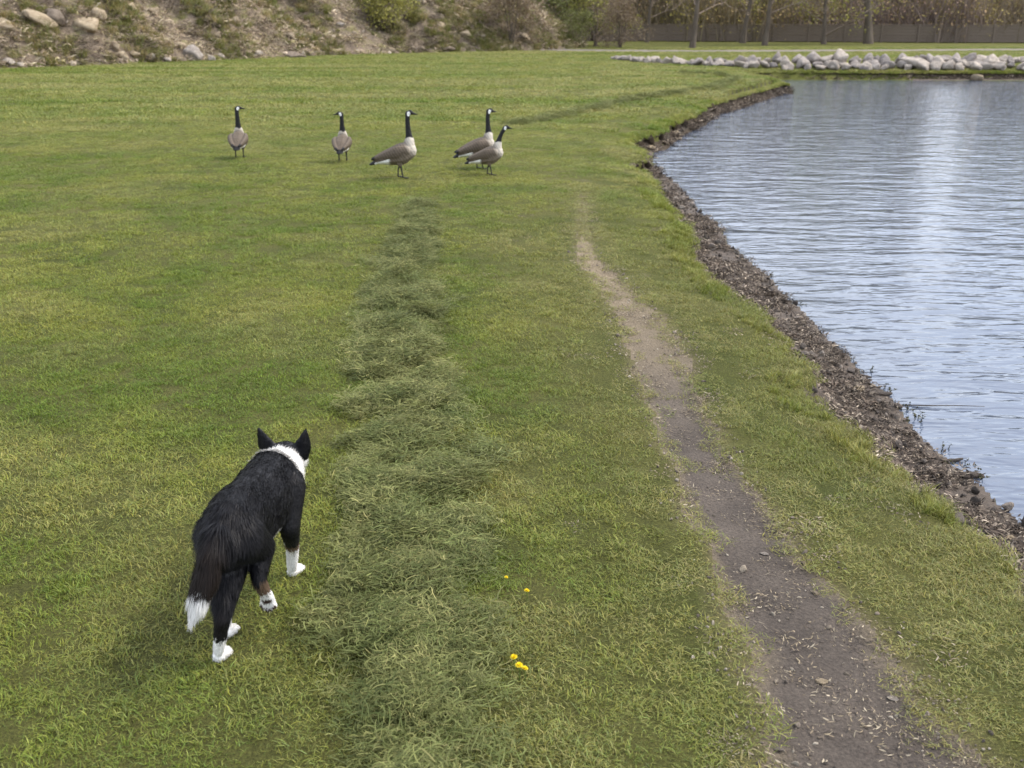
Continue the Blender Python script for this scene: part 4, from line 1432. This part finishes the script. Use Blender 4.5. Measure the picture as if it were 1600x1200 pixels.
def goose(label, px, py, heading, size=1.0, head_yaw=0.0, neck_lean=0.0, neck_len=1.0, step=0.0, girth=1.0):
    """heading: degrees, 0 = facing right (+X), 90 = facing away (+Y). local forward is +Y"""
    bm = bmesh.new()
    hull_chain(bm, [(0, 0.115, 0.315, 0.090, 0.085, 0.098), (0, 0.02, 0.278, 0.130, 0.12, 0.130), (0, -0.11, 0.248, 0.112, 0.1, 0.098), (0, -0.20, 0.218, 0.094, 0.06, 0.060), (0, -0.265, 0.190, 0.05, 0.05, 0.030), (0, -0.335, 0.160, 0.045, 0.03, 0.010)])
    hull_chain(bm, [(0, 0.105, 0.35, 0.078, 0.075, 0.09), (0, 0.118, 0.43, 0.056, 0.058, 0.05)])
    nl = neck_len
    ny, nz = 0.118 + neck_lean * 0.25, 0.43
    neck = [(0, 0.118, 0.41, 0.058), (0, 0.116 + 0.03 * neck_lean, 0.47, 0.042), (0, 0.108 + 0.07 * neck_lean, 0.43 + 0.12 * nl, 0.0315), (0, 0.102 + 0.14 * neck_lean, 0.43 + 0.22 * nl, 0.0275), (0, 0.106 + 0.2 * neck_lean, 0.43 + 0.295 * nl, 0.027)]
    hull_chain(bm, neck)
    top = neck[-1]
    hc = Vector((0, top[1], top[2]))
    cy, sy = math.cos(R(head_yaw)), math.sin(R(head_yaw))
    def hd(fwd, up, side=0.0):
        return (hc.x + fwd * sy + side * cy, hc.y + fwd * cy - side * sy, hc.z + up)
    hull_chain(bm, [hd(0.0, 0.010) + (0.028, 0.030, 0.030), hd(0.030, 0.024) + (0.027, 0.029, 0.029), hd(0.058, 0.012) + (0.019, 0.019, 0.019)])
    hull_chain(bm, [hd(0.056, 0.012) + (0.018, 0.017, 0.017), hd(0.085, 0.005) + (0.012, 0.012, 0.0095), hd(0.112, 0.000) + (0.008, 0.008, 0.006)])
    for s in (-1, 1):                                                   # folded wings
        hull_chain(bm, [(s * 0.088, 0.075, 0.325, 0.036, 0.05, 0.058), (s * 0.102, -0.03, 0.305, 0.036, 0.06, 0.074), (s * 0.078, -0.17, 0.265, 0.030, 0.06, 0.046), (s * 0.040, -0.29, 0.222, 0.016, 0.05, 0.016)])
        st = step * s
        hull_chain(bm, [(s * 0.050, -0.01, 0.19, 0.036, 0.045, 0.035), (s * 0.050, 0.0 + 0.3 * st, 0.138, 0.013), (s * 0.050, -0.005 + 0.8 * st, 0.085, 0.0095), (s * 0.050, 0.0 + st, 0.012, 0.0095)])
        fy = 0.0 + st
        for a in (-0.35, 0.0, 0.35):
            hull_chain(bm, [(s * 0.050, fy, 0.010, 0.009, 0.009, 0.008), (s * 0.050 + math.sin(a) * 0.065, fy + math.cos(a) * 0.065, 0.007, 0.006, 0.006, 0.006)])
        hull_chain(bm, [(s * 0.050, fy + 0.005, 0.008, 0.008, 0.01, 0.005), (s * 0.050, fy + 0.045, 0.006, 0.022, 0.014, 0.004)])
    me = fuse(bm, 0.0048, 4, 0.45)
    v, nrm = verts_np(me)
    X, Y, Z = v.T
    n0 = len(v)
    back = np.array([0.098, 0.076, 0.056]); flank = np.array([0.150, 0.121, 0.092]); breast = np.array([0.47, 0.43, 0.37]); white = np.array([0.80, 0.79, 0.76]); black = np.array([0.010, 0.010, 0.011]); leg = np.array([0.028, 0.026, 0.024])
    side = np.abs(X)
    wing = sstep(0.215, 0.30, Z - 0.42 * (Y + 0.02) + 0.25 * np.clip(side - 0.03, 0, 1)) * sstep(0.12, 0.06, Y)
    c = lerp3(flank, back, np.clip(wing, 0, 1))
    bar = np.clip(0.45 + 0.55 * wing, 0, 1)
    fr = sstep(0.05, 0.19, Y + 0.55 * (Z - 0.36))
    c = lerp3(c, breast, fr); bar = bar * (1 - 0.9 * fr)
    vent = sstep(-0.115, -0.15, Y) * sstep(0.225, 0.200, Z + 0.30 * (Y + 0.13) * -1 * 0.9 - 0.055)
    vent = sstep(-0.10, -0.14, Y) * (Z < 0.232 + 0.30 * (Y + 0.12)) * (side < 0.12)
    c = lerp3(c, white, np.clip(vent, 0, 1)); bar = bar * (1 - vent)
    tail = sstep(-0.285, -0.30, Y)
    c = lerp3(c, black, tail); bar = bar * (1 - tail)
    rumpw = ((Y < -0.235) & (Y > -0.285) & (Z > 0.19) & (side < 0.018))
    ncoord = Z - 0.10 * (Y - 0.118)
    nk = sstep(0.462, 0.474, ncoord + 0.010 * np.sin(X * 90))
    c = lerp3(c, black, nk); bar = bar * (1 - nk)
    # cheek patch on both sides of the head
    hx, hy, hz = X - hc.x, Y - hc.y, Z - hc.z
    fwd = hx * sy + hy * cy; sd = hx * cy - hy * sy
    ck = ((fwd - 0.012 - 0.10 * (hz - 0.005)) / 0.019) ** 2 + ((hz - 0.008) / 0.027) ** 2 < 1
    ck &= (np.abs(sd) > 0.010) | (hz < -0.005)
    c[ck & (Z > 0.55)] = white
    lg = Z < 0.142 - 0.1 * (side - 0.05)
    lg &= (np.abs(side - 0.05) < 0.05) & (Y > -0.09)
    c[lg] = leg; bar[lg] = 0
    vattr(me, 'bcol', c); vattr(me, 'bar', bar)
    me.materials.clear(); me.materials.append(M_goose)
    x, y = G(px, py)
    root = empty('goose', (x, y, ground_z(x, y) + 0.004), R(heading - 90), size)
    root.scale.x *= girth
    link('body', me, (), root)
    eb = bmesh.new(); bmesh.ops.create_uvsphere(eb, u_segments=8, v_segments=6, radius=0.0048)
    em = bpy.data.meshes.new('eye'); eb.to_mesh(em); eb.free(); em.materials.append(M_eye)
    for s in (-1, 1):
        link('eye', em, (), root, hd(0.044, 0.026, s * 0.0225))
    tag(root, label, 'goose', 'geese standing on the lawn')
    return root


goose('goose facing away with its head turned right, farthest left of the flock', 375, 247, 97, 0.80, 72, 0.0, 1.12, 0.006, 1.22)
goose('goose facing away with its head turned left, second from the left', 536, 252, 91, 0.78, -86, 0.0, 1.0, 0.006, 1.22)
goose('largest goose in full profile facing right, in the middle of the flock', 626, 279, 4, 0.97, 0, 0.0, 1.0, 0.030)
goose('goose standing tall behind the lower one at the right of the flock', 750, 263, 14, 0.93, -4, 0.05, 0.98, 0.030)
goose('goose with lowered leaning neck in front of its taller neighbour, farthest right', 765, 272, -3, 0.82, 0, 0.55, 0.74, 0.035)


# ---- the dog
DOG = (-0.785, 2.72)
DOG_RZ = R(-5)
bm = bmesh.new()
CH = {
    'torso': [(0.0, 0.235, 0.365, 0.080, 0.075, 0.105), (0.0, 0.14, 0.352, 0.094, 0.09, 0.122), (0.0, 0.03, 0.358, 0.083, 0.08, 0.114), (0, -0.06, 0.396, 0.086, 0.08, 0.098), (0, -0.14, 0.400, 0.078, 0.08, 0.088), (0, -0.20, 0.392, 0.056, 0.05, 0.068)],
    'withers': [(0.0, 0.235, 0.412, 0.050), (0, 0.12, 0.430, 0.048), (0, -0.08, 0.438, 0.054)],
    'neck': [(-0.012, 0.405, 0.362, 0.052, 0.055, 0.054), (-0.004, 0.330, 0.350, 0.074, 0.050, 0.076), (0.0, 0.24, 0.372, 0.084, 0.07, 0.096)],
    'head': [(-0.018, 0.600, 0.270, 0.018, 0.018, 0.016), (-0.018, 0.545, 0.292, 0.026, 0.03, 0.024), (-0.016, 0.49, 0.320, 0.036, 0.04, 0.036), (-0.014, 0.435, 0.366, 0.060, 0.055, 0.052)],
}
BONES = []                                                    # a, b, hair length, lift : hair lies along a -> b


def limb(pts, L=0.010, lift=0.25):
    hull_chain(bm, pts)
    for i_, (p, q) in enumerate(zip(pts[:-1], pts[1:])):
        BONES.append((p[:3], q[:3], L[i_] if isinstance(L, tuple) else L, lift))


limb(CH['torso'], 0.024, 0.22)
limb(CH['withers'], 0.022, 0.18)
limb(CH['neck'], 0.034, 0.50)
limb(CH['head'], 0.010, 0.25)
for s in (-1, 1):                                              # ears: thin cupped triangles
    hx = -0.014
    hull_chain(bm, [(hx + s * 0.044, 0.440, 0.366, 0.036, 0.016, 0.022), (hx + s * 0.058, 0.436, 0.400, 0.035, 0.011, 0.018), (hx + s * 0.070, 0.430, 0.432, 0.021, 0.008, 0.012), (hx + s * 0.079, 0.424, 0.466, 0.006, 0.006, 0.006)])
    BONES.append(((hx + s * 0.046, 0.436, 0.38), (hx + s * 0.077, 0.420, 0.462), 0.007, 0.15))


def paw(x, y, z, s=1.0, fx=0.0):
    hull_chain(bm, [(x, y - 0.015 * s, z + 0.004, 0.020 * s, 0.020 * s, 0.016 * s), (x + fx, y + 0.016 * s, z, 0.024 * s, 0.018 * s, 0.014 * s)])
    for k, (dx, dy) in enumerate(((-0.019, 0.024), (-0.0065, 0.034), (0.0065, 0.034), (0.019, 0.024))):
        hull_chain(bm, [(x + fx + dx * s * 0.8, y + (dy - 0.018) * s, z, 0.009 * s, 0.009 * s, 0.010 * s), (x + fx + dx * s, y + dy * s, z - 0.003, 0.0082 * s, 0.010 * s, 0.0095 * s)])


# left hind: carries the weight, far back
limb([(-0.032, -0.150, 0.385, 0.058, 0.072, 0.075), (-0.026, -0.100, 0.266, 0.054, 0.070, 0.074), (-0.010, -0.226, 0.168, 0.022, 0.030, 0.027), (-0.038, -0.215, 0.048, 0.0165, 0.018, 0.02)], (0.034, 0.028, 0.012), 0.2)
paw(-0.042, -0.195, 0.016, 0.95)
# right hind: lifted, foot hanging with the pads towards the viewer
limb([(0.034, -0.140, 0.385, 0.056, 0.072, 0.075), (0.046, -0.035, 0.285, 0.038, 0.052, 0.052), (0.056, -0.100, 0.210, 0.020, 0.024, 0.024), (0.056, -0.050, 0.130, 0.0165, 0.017, 0.02)], (0.030, 0.022, 0.011), 0.2)
hull_chain(bm, [(0.056, -0.048, 0.128, 0.020, 0.014, 0.020), (0.055, -0.040, 0.100, 0.024, 0.014, 0.018)])
for dx, dz in ((-0.018, 0.088), (-0.006, 0.078), (0.006, 0.078), (0.018, 0.088)):
    hull_chain(bm, [(0.055 + dx * 0.8, -0.040, 0.102, 0.009, 0.010, 0.010), (0.055 + dx, -0.040, dz, 0.0085, 0.0105, 0.010)])
# left fore: reaching back under the body ; right fore: forward
limb([(-0.062, 0.205, 0.350, 0.050, 0.062, 0.072), (-0.070, 0.080, 0.245, 0.034, 0.040, 0.040), (-0.074, -0.035, 0.120, 0.0195, 0.021, 0.024), (-0.066, -0.078, 0.045, 0.0165, 0.018, 0.018)], 0.009, 0.2)
paw(-0.059, -0.078, 0.016, 0.95)
limb([(0.062, 0.225, 0.350, 0.050, 0.062, 0.072), (0.066, 0.180, 0.245, 0.034, 0.040, 0.040), (0.048, 0.248, 0.125, 0.0215, 0.023, 0.026), (0.034, 0.268, 0.045, 0.0175, 0.019, 0.02)], 0.009, 0.2)
paw(0.032, 0.290, 0.016, 1.0, 0.004)
limb([(0, -0.215, 0.425, 0.036, 0.034, 0.034), (-0.006, -0.262, 0.385, 0.032), (-0.020, -0.290, 0.325, 0.034, 0.028, 0.034), (-0.036, -0.312, 0.270, 0.026, 0.022, 0.03), (-0.052, -0.325, 0.225, 0.008)], 0.045, 0.16)
dog_me = fuse(bm, 0.0042, 7, 0.5)


def coat(v, n, jit=None):
    X, Y, Z = v.T
    black = np.array([0.0085, 0.0085, 0.0105]); brown = np.array([0.016, 0.0115, 0.0095]); white = np.array([0.78, 0.765, 0.74]); tan = np.array([0.20, 0.135, 0.09]); pad = np.array([0.055, 0.035, 0.032])
    j = np.zeros(len(v)) if jit is None else jit
    c = np.tile(black, (len(v), 1))
    back = sstep(-0.22, -0.29, Y)
    c = lerp3(c, brown, np.clip(back, 0, 1))
    # white collar round the neck, wider below
    s = Y + 0.35 * (Z - 0.40) + j * 0.6
    lower = sstep(0.44, 0.34, Z)
    w = ((s > 0.288 - 0.030 * lower) & (s < 0.368) & (Z > 0.16)) & ~((np.abs(X + 0.014) > 0.075) & (Z > 0.45))
    w &= ~((Y > 0.388) & (Z > 0.30))
    w |= (Y > 0.20) & (Z < 0.275) & (Z > 0.16) & (np.abs(X) < 0.045)
    w |= (Z < 0.285) & (Z > 0.20) & (Y > 0.0) & (Y < 0.13) & (n[:, 2] < -0.25) & (np.abs(X) < 0.07)
    muz = (Y > 0.52); w |= muz & (np.abs(X + 0.016) < 0.03)
    # socks
    w |= (Z + j < 0.088) & (Y < -0.10)
    w |= (Z + j < 0.115) & (Y > -0.10) & (Y < 0.10) & (X < 0)
    w |= (Z + j < 0.128) & (Y > 0.16)
    rr = (X > 0.02) & (Z < 0.165) & (Y > -0.12) & (Y < 0.06)
    w |= rr & (Z + j < 0.150)
    w |= (Y < -0.26) & (Z + 0.5 * j < 0.300 - 0.25 * (X + 0.036))
    c[w] = white
    tb = (X > 0.02) & (Z < 0.215) & (Z > 0.150) & (Y > -0.12) & (Y < 0.05)
    c[tb & ~w] = tan * 0.6
    tb = (X > 0.0) & (Z + j < 0.150) & (Z + j > 0.128) & (Y > 0.16)
    c[tb & ~w] = tan * 0.7
    # dark pads of the lifted foot
    for (px_, pz_, rx_, rz_) in ((0.056, 0.113, 0.015, 0.010), (0.037, 0.087, 0.0065, 0.008), (0.049, 0.077, 0.0065, 0.008), (0.061, 0.077, 0.0065, 0.008), (0.073, 0.087, 0.0065, 0.008)):
        m = rr & (((X - px_) / rx_) ** 2 + ((Z - pz_) / rz_) ** 2 < 1) & (n[:, 1] < 0.1)
        c[m] = pad
    return c


v, nrm = verts_np(dog_me)
vattr(dog_me, 'bcol', coat(v, nrm, 0.02 * (fbm(v[:, 0] * 60, v[:, 1] * 60 + v[:, 2] * 40, 211, 2) - 0.5)))
dog_me.materials.clear()
M_coat = attr_mat('dog_coat', 0.55, 0.3, 0, False, 'bcol', 45, 0.25, 0.002)
M_fur = attr_mat('dog_fur', 0.45, 0.13, 0, False, 'bcol')
dog_me.materials.append(M_coat)
dog = empty('dog', (DOG[0], DOG[1], -0.007), DOG_RZ)
tag(dog, 'black and white border collie stalking away across the lawn, one hind paw lifted', 'dog')
link('body', dog_me, (), dog)

# hair: short ribbons lying along the bones
dog_me.calc_loop_triangles()
tri = np.zeros(len(dog_me.loop_triangles) * 3, np.int32); dog_me.loop_triangles.foreach_get('vertices', tri); tri = tri.reshape(-1, 3)
A, B, C_ = v[tri[:, 0]], v[tri[:, 1]], v[tri[:, 2]]
ar = np.linalg.norm(np.cross(B - A, C_ - A), axis=1)
rg = np.random.default_rng(5)
NH = 90000
ti = rg.choice(len(tri), NH, p=ar / ar.sum())
u1, u2 = rg.uniform(0, 1, NH), rg.uniform(0, 1, NH); sq = np.sqrt(u1)
wa, wb, wc = 1 - sq, sq * (1 - u2), sq * u2
hp = A[ti] * wa[:, None] + B[ti] * wb[:, None] + C_[ti] * wc[:, None]
hn = unit(nrm[tri[ti, 0]] * wa[:, None] + nrm[tri[ti, 1]] * wb[:, None] + nrm[tri[ti, 2]] * wc[:, None])
fl = np.zeros((NH, 3)); ln = np.zeros(NH); lf = np.zeros(NH); ws = np.zeros(NH)
for a, b, L, lift in BONES:
    a, b = np.array(a), np.array(b); d = b - a
    t = np.clip(((hp - a) @ d) / (d @ d), 0, 1)
    q = np.linalg.norm(hp - a - t[:, None] * d, axis=1)
    w_ = 1.0 / (q + 0.008) ** 6
    fl += unit(d)[None, :] * w_[:, None]; ln += L * w_; lf += lift * w_; ws += w_
ln /= ws; lf /= ws; fl = unit(fl)
X, Y, Z = hp.T
pants = sstep(-0.10, -0.22, Y) * sstep(0.15, 0.23, Z) * sstep(0.1, -0.4, hn[:, 1])
ln = ln + 0.022 * pants * (Y > -0.26)
fl[:, 2] -= 0.45 * np.clip((Z - 0.26) * 6, 0, 1) * (np.abs(hn[:, 0]) > 0.3) * (Y < 0.25); fl[:, 2] -= 0.7 * pants
belly = (hn[:, 2] < -0.3) & (Z > 0.2) & (Y > -0.12) & (Y < 0.3)
ln = np.where(belly, ln + 0.012, ln)
hc_ = coat(hp, hn, rg.normal(0, 0.009, NH) + 0.02 * (fbm(hp[:, 0] * 60, hp[:, 1] * 60 + hp[:, 2] * 40, 211, 2) - 0.5))
isw = hc_[:, 0] > 0.5
ruff = isw & (Y > 0.22) & (Z > 0.2)
lf = np.where(ruff, 0.65, lf); ln = np.where(ruff, 0.027, ln)
fl = np.where((ruff & (Y > 0.30))[:, None], fl * 0.2 + np.array([0, 0.35, 0]), fl)
flat = unit(fl - hn * np.sum(fl * hn, 1)[:, None])
clump = np.stack([fbm(X * 38 + 3, Z * 38 + Y * 30, 201, 2), fbm(X * 38 - 7, Z * 38 - Y * 30, 203, 2), fbm(Y * 38, Z * 38 + X * 30, 205, 2)], 1) - 0.5
dirh = unit(flat + hn * lf[:, None] + clump * 0.35 + rg.normal(0, 0.07, (NH, 3)))
ln = ln * rg.uniform(0.55, 1.15, NH)
dirt = unit(dirh + flat * 0.5 + np.array([0, 0, -0.12]))
P = np.stack([hp - hn * 0.001, hp + dirh * (ln * 0.5)[:, None], hp + dirh * (ln * 0.5)[:, None] + dirt * (ln * 0.5)[:, None]], 1)
W = (0.0007 * rg.uniform(0.6, 1.3, NH))[:, None] * np.array([1.0, 0.8, 0.15])[None, :]
side = unit(np.cross(dirh, hn + rg.normal(0, 0.3, (NH, 3))))
fur_me = ribbons(P, W, side, hc_ * rg.uniform(0.75, 1.15, (NH, 1)), 'fur', [M_fur])
link('fur', fur_me, (), dog)
for nm, loc, rad, sc_ in (('nose', (-0.018, 0.617, 0.273), 0.013, (1.1, 0.8, 0.8)), ('eye', (-0.046, 0.478, 0.342), 0.008, (1, 1, 1)), ('eye', (0.014, 0.478, 0.342), 0.008, (1, 1, 1))):
    eb = bmesh.new(); bmesh.ops.create_uvsphere(eb, u_segments=10, v_segments=8, radius=rad)
    em = bpy.data.meshes.new(nm); eb.to_mesh(em); eb.free(); em.materials.append(M_eye)
    link(nm, em, (), dog, loc, (0, 0, 0), sc_)


# ------------------------------------------------------------------ yellow flowers in the lawn
M_petal = noise_mat('yellow_petal', [(0.3, (0.72, 0.52, 0.01)), (0.7, (0.80, 0.64, 0.02))], 60, 0.6, 0.2, 0)
M_stem = noise_mat('flower_stem', [(0.3, (0.07, 0.11, 0.02)), (0.7, (0.12, 0.17, 0.035))], 20, 0.6, 0.2, 0)
bm = bmesh.new()
for ring_, (nn, r1, zz) in enumerate(((14, 0.0125, 0.0015), (12, 0.010, 0.004), (9, 0.0065, 0.0065))):
    for i in range(nn):
        a = 2 * math.pi * (i + 0.5 * ring_) / nn
        c_, s_ = math.cos(a), math.sin(a)
        wv = 0.0016
        p = [(0, 0, 0.0), (c_ * r1 * 0.6 - s_ * wv, s_ * r1 * 0.6 + c_ * wv, zz), (c_ * r1, s_ * r1, zz * 1.25), (c_ * r1 * 0.6 + s_ * wv, s_ * r1 * 0.6 - c_ * wv, zz)]
        bm.faces.new([bm.verts.new(q) for q in p])
head_me = bpy.data.meshes.new('flower_head'); bm.to_mesh(head_me); bm.free(); head_me.materials.append(M_petal)
sv, sf = [], []
tube(sv, sf, [Vector((0, 0, -0.02)), Vector((0.002, 0.001, 0.02)), Vector((0, 0, 0.046))], [0.0016, 0.0014, 0.0012], 5)
stem_me = bpy.data.meshes.new('stem'); stem_me.from_pydata([tuple(q) for q in sv], [], sf); stem_me.materials.append(M_stem)
for (px, py, s, lab) in [
    (803, 1021, 1.0, 'yellow flower uppermost of the three close together in the grass'),
    (811, 1035, 1.05, 'yellow flower left of its neighbour in the lower pair'),
    (820, 1038, 0.95, 'yellow flower right of its neighbour in the lower pair'),
    (823, 915, 0.85, 'single yellow flower in the grass farther from the camera'),
    (791, 889, 0.6, 'tiny pale yellow flower bud beside the cut grass'),
]:
    X, Y = G(px, py + 8, 0.03)
    root = empty('yellow_flower', (X, Y, ground_z(X, Y)), random.uniform(0, 6), s)
    link('flower_head', head_me, (), root, (0, 0, 0.045), (random.uniform(-0.4, 0.1), random.uniform(-0.2, 0.2), 0))
    link('stem', stem_me, (), root)
    tag(root, lab, 'flower', 'yellow flowers in the lawn')

# ------------------------------------------------------------------ sods, driftwood and sprigs at the water's edge
M_sod = noise_mat('dark_sod', [(0.3, (0.022, 0.017, 0.012)), (0.7, (0.07, 0.053, 0.036))], 18, 0.95, 0.1, 0.02, 70)
M_drift = noise_mat('wet_driftwood', [(0.3, (0.03, 0.024, 0.02)), (0.7, (0.095, 0.074, 0.058))], 12, 0.7, 0.35, 0.02, 60, vscale=(0.3, 1, 1))
M_alga = noise_mat('water_weed', [(0.3, (0.025, 0.028, 0.012)), (0.7, (0.07, 0.065, 0.025))], 20, 0.7, 0.3, 0)
for (px, py, w, h, lab) in [
    (975, 255, 10, 12, 'leftmost dark sod of the row along the nearer bank notch'),
    (985, 255, 10, 14, 'second dark sod in the nearer bank notch'),
    (996, 256, 11, 15, 'third dark sod in the nearer bank notch'),
    (1006, 255, 11, 17, 'rightmost and tallest dark sod in the nearer bank notch'),
    (984, 221, 10, 12, 'leftmost dark sod of the farther bank notch'),
    (993, 216, 11, 15, 'dark sod second from left in the farther bank notch'),
    (1009, 211, 12, 17, 'tall dark sod in the middle of the farther bank notch'),
    (1024, 208, 13, 15, 'dark sod right of the tall one in the farther bank notch'),
    (1049, 193, 14, 15, 'dark round sod alone where the bank turns away'),
    (1063, 186, 11, 9, 'low dark sod just beyond the round one'),
    (1105, 161, 18, 8, 'dark eroded sod farthest along the bank'),
]:
    u_, v_ = to_px(BANK[0], BANK[1], EDGE_Z - 0.08)
    i_ = int(np.argmin((u_ - px) ** 2 + 0.5 * (v_ - py) ** 2))
    X, Y = BANK[0][i_] + BANK[2][i_] * 0.07, BANK[1][i_] + BANK[3][i_] * 0.07
    s = Y / FPX / 2
    o = rock('sod_clump', lab, 'sod', X, Y, w * s * 1.15, w * s * 0.9, max(h * s * 1.35, 0.13), M_sod, sink=0.2, tilt=0.08)
    o.location.z = -0.160 - o.scale.z * 0.72


def log_mesh(seed, L, r, bend=0.15):
    rr = random.Random(seed)
    pts, p, d = [], Vector((-L / 2, 0, 0)), Vector((1, 0, 0))
    k = 9
    for i in range(k):
        pts.append(p); d = (d + Vector((0, rr.gauss(0, bend), rr.gauss(0, bend * 0.5)))).normalized(); p = p + d * L / (k - 1)
    rad = [r * (0.35 + 0.65 * math.sin(math.pi * (i + 0.7) / (k + 0.4))) * rr.uniform(0.8, 1.2) for i in range(k)]
    v_, f_ = [], []
    tube(v_, f_, pts, rad, 7)
    n_ = len(v_)
    f_.append(tuple(range(6, -1, -1))); f_.append(tuple(range(n_ - 7, n_)))
    me = bpy.data.meshes.new('log'); me.from_pydata([tuple(q) for q in v_], [], f_); me.update()
    for p_ in me.polygons: p_.use_smooth = True
    return me


for (px, py, w, th, ang, lab) in [
    (1520, 747, 42, 0.022, -10, 'thick dark driftwood piece at the waterline nearest the camera'),
    (1487, 722, 34, 0.013, -12, 'dark driftwood stick left of the thick piece at the waterline'),
    (1378, 620, 34, 0.015, -8, 'dark driftwood piece halfway along the waterline'),
    (1350, 588, 26, 0.010, -20, 'slim dark stick at the waterline beyond the driftwood piece'),
    (1465, 635, 130, 0.0035, -5, 'long thin twig floating on the water off the shore'),
]:
    X, Y = G(px, py, WATER)
    s = math.hypot(X, Y, 2.1) / FPX
    me = log_mesh(px, w * s, th, 0.15 if w < 100 else 0.03); me.materials.append(M_drift)
    o = link('driftwood' if w < 100 else 'floating_twig', me, (), None, (X, Y, max(WATER + th * 0.3, ground_z(X, Y) + th * 0.5)), (0, 0, R(ang)))
    tag(o, lab, 'driftwood' if w < 100 else 'twig')


def sprig_mesh(seed):
    r = random.Random(seed)
    v_, f_ = [], []
    for i in range(7):
        a = r.uniform(0, 6.28); q = Vector((r.uniform(-0.02, 0.02), r.uniform(-0.02, 0.02), -0.04)); d = Vector((math.cos(a) * 0.6, math.sin(a) * 0.6, 1)).normalized()
        pts = [q]
        for j in range(4):
            d = (d + Vector((r.gauss(0, 0.3), r.gauss(0, 0.3), -0.12))).normalized(); q = q + d * r.uniform(0.015, 0.028); pts.append(q)
        tube(v_, f_, pts, [0.003, 0.003, 0.0025, 0.002, 0.001], 4)
        for p in pts[2:]:
            for _ in range(3):
                u = Vector((r.gauss(0, 1), r.gauss(0, 1), r.gauss(0.2, 0.6))).normalized() * r.uniform(0.008, 0.018); w_ = u.cross(Vector((r.gauss(0, 1), r.gauss(0, 1), 1))).normalized() * 0.006
                i0 = len(v_); v_.extend([p, p + u * 0.5 + w_, p + u, p + u * 0.5 - w_]); f_.append((i0, i0 + 1, i0 + 2, i0 + 3))
    me = bpy.data.meshes.new('sprig'); me.from_pydata([tuple(q) for q in v_], [], f_); me.update(); me.materials.append(M_alga)
    return me


sprigs = [sprig_mesh(i) for i in range(4)]
for k_, (px, py, s, lab) in enumerate([
    (1387, 603, 0.9, 'small dark water weed sprig standing just off the middle shore'),
    (1421, 633, 1.0, 'water weed sprig beside the floating twig'),
    (1432, 650, 1.1, 'bushier water weed sprig below the floating twig'),
    (1498, 718, 0.9, 'thin water weed sprig above the driftwood sticks'),
    (1530, 738, 0.9, 'water weed sprig behind the thick driftwood'),
    (1358, 573, 0.7, 'tiny dark weed sprig in the water farther along the shore'),
    (1475, 694, 0.7, 'yellowish weed sprig at the waterline above the driftwood stick'),
    (1246, 470, 0.8, 'dark weed sprig at the edge of the farther shore'),
    (1205, 425, 0.8, 'dark weed tuft at the waterline on the far stretch of shore'),
    (1121, 342, 1.0, 'dark weed clump at the waterline where the shore narrows'),
]):
    X, Y = G(px, py + 6, WATER)
    o = link('water_weed', sprigs[k_ % 4], (), None, (X, Y, WATER), (0, 0, random.uniform(0, 6)), (s,) * 3)
    tag(o, lab, 'weed', 'weed sprigs along the waterline')
print('SCENE BUILT', len(bpy.data.objects), 'riprap', cnt)
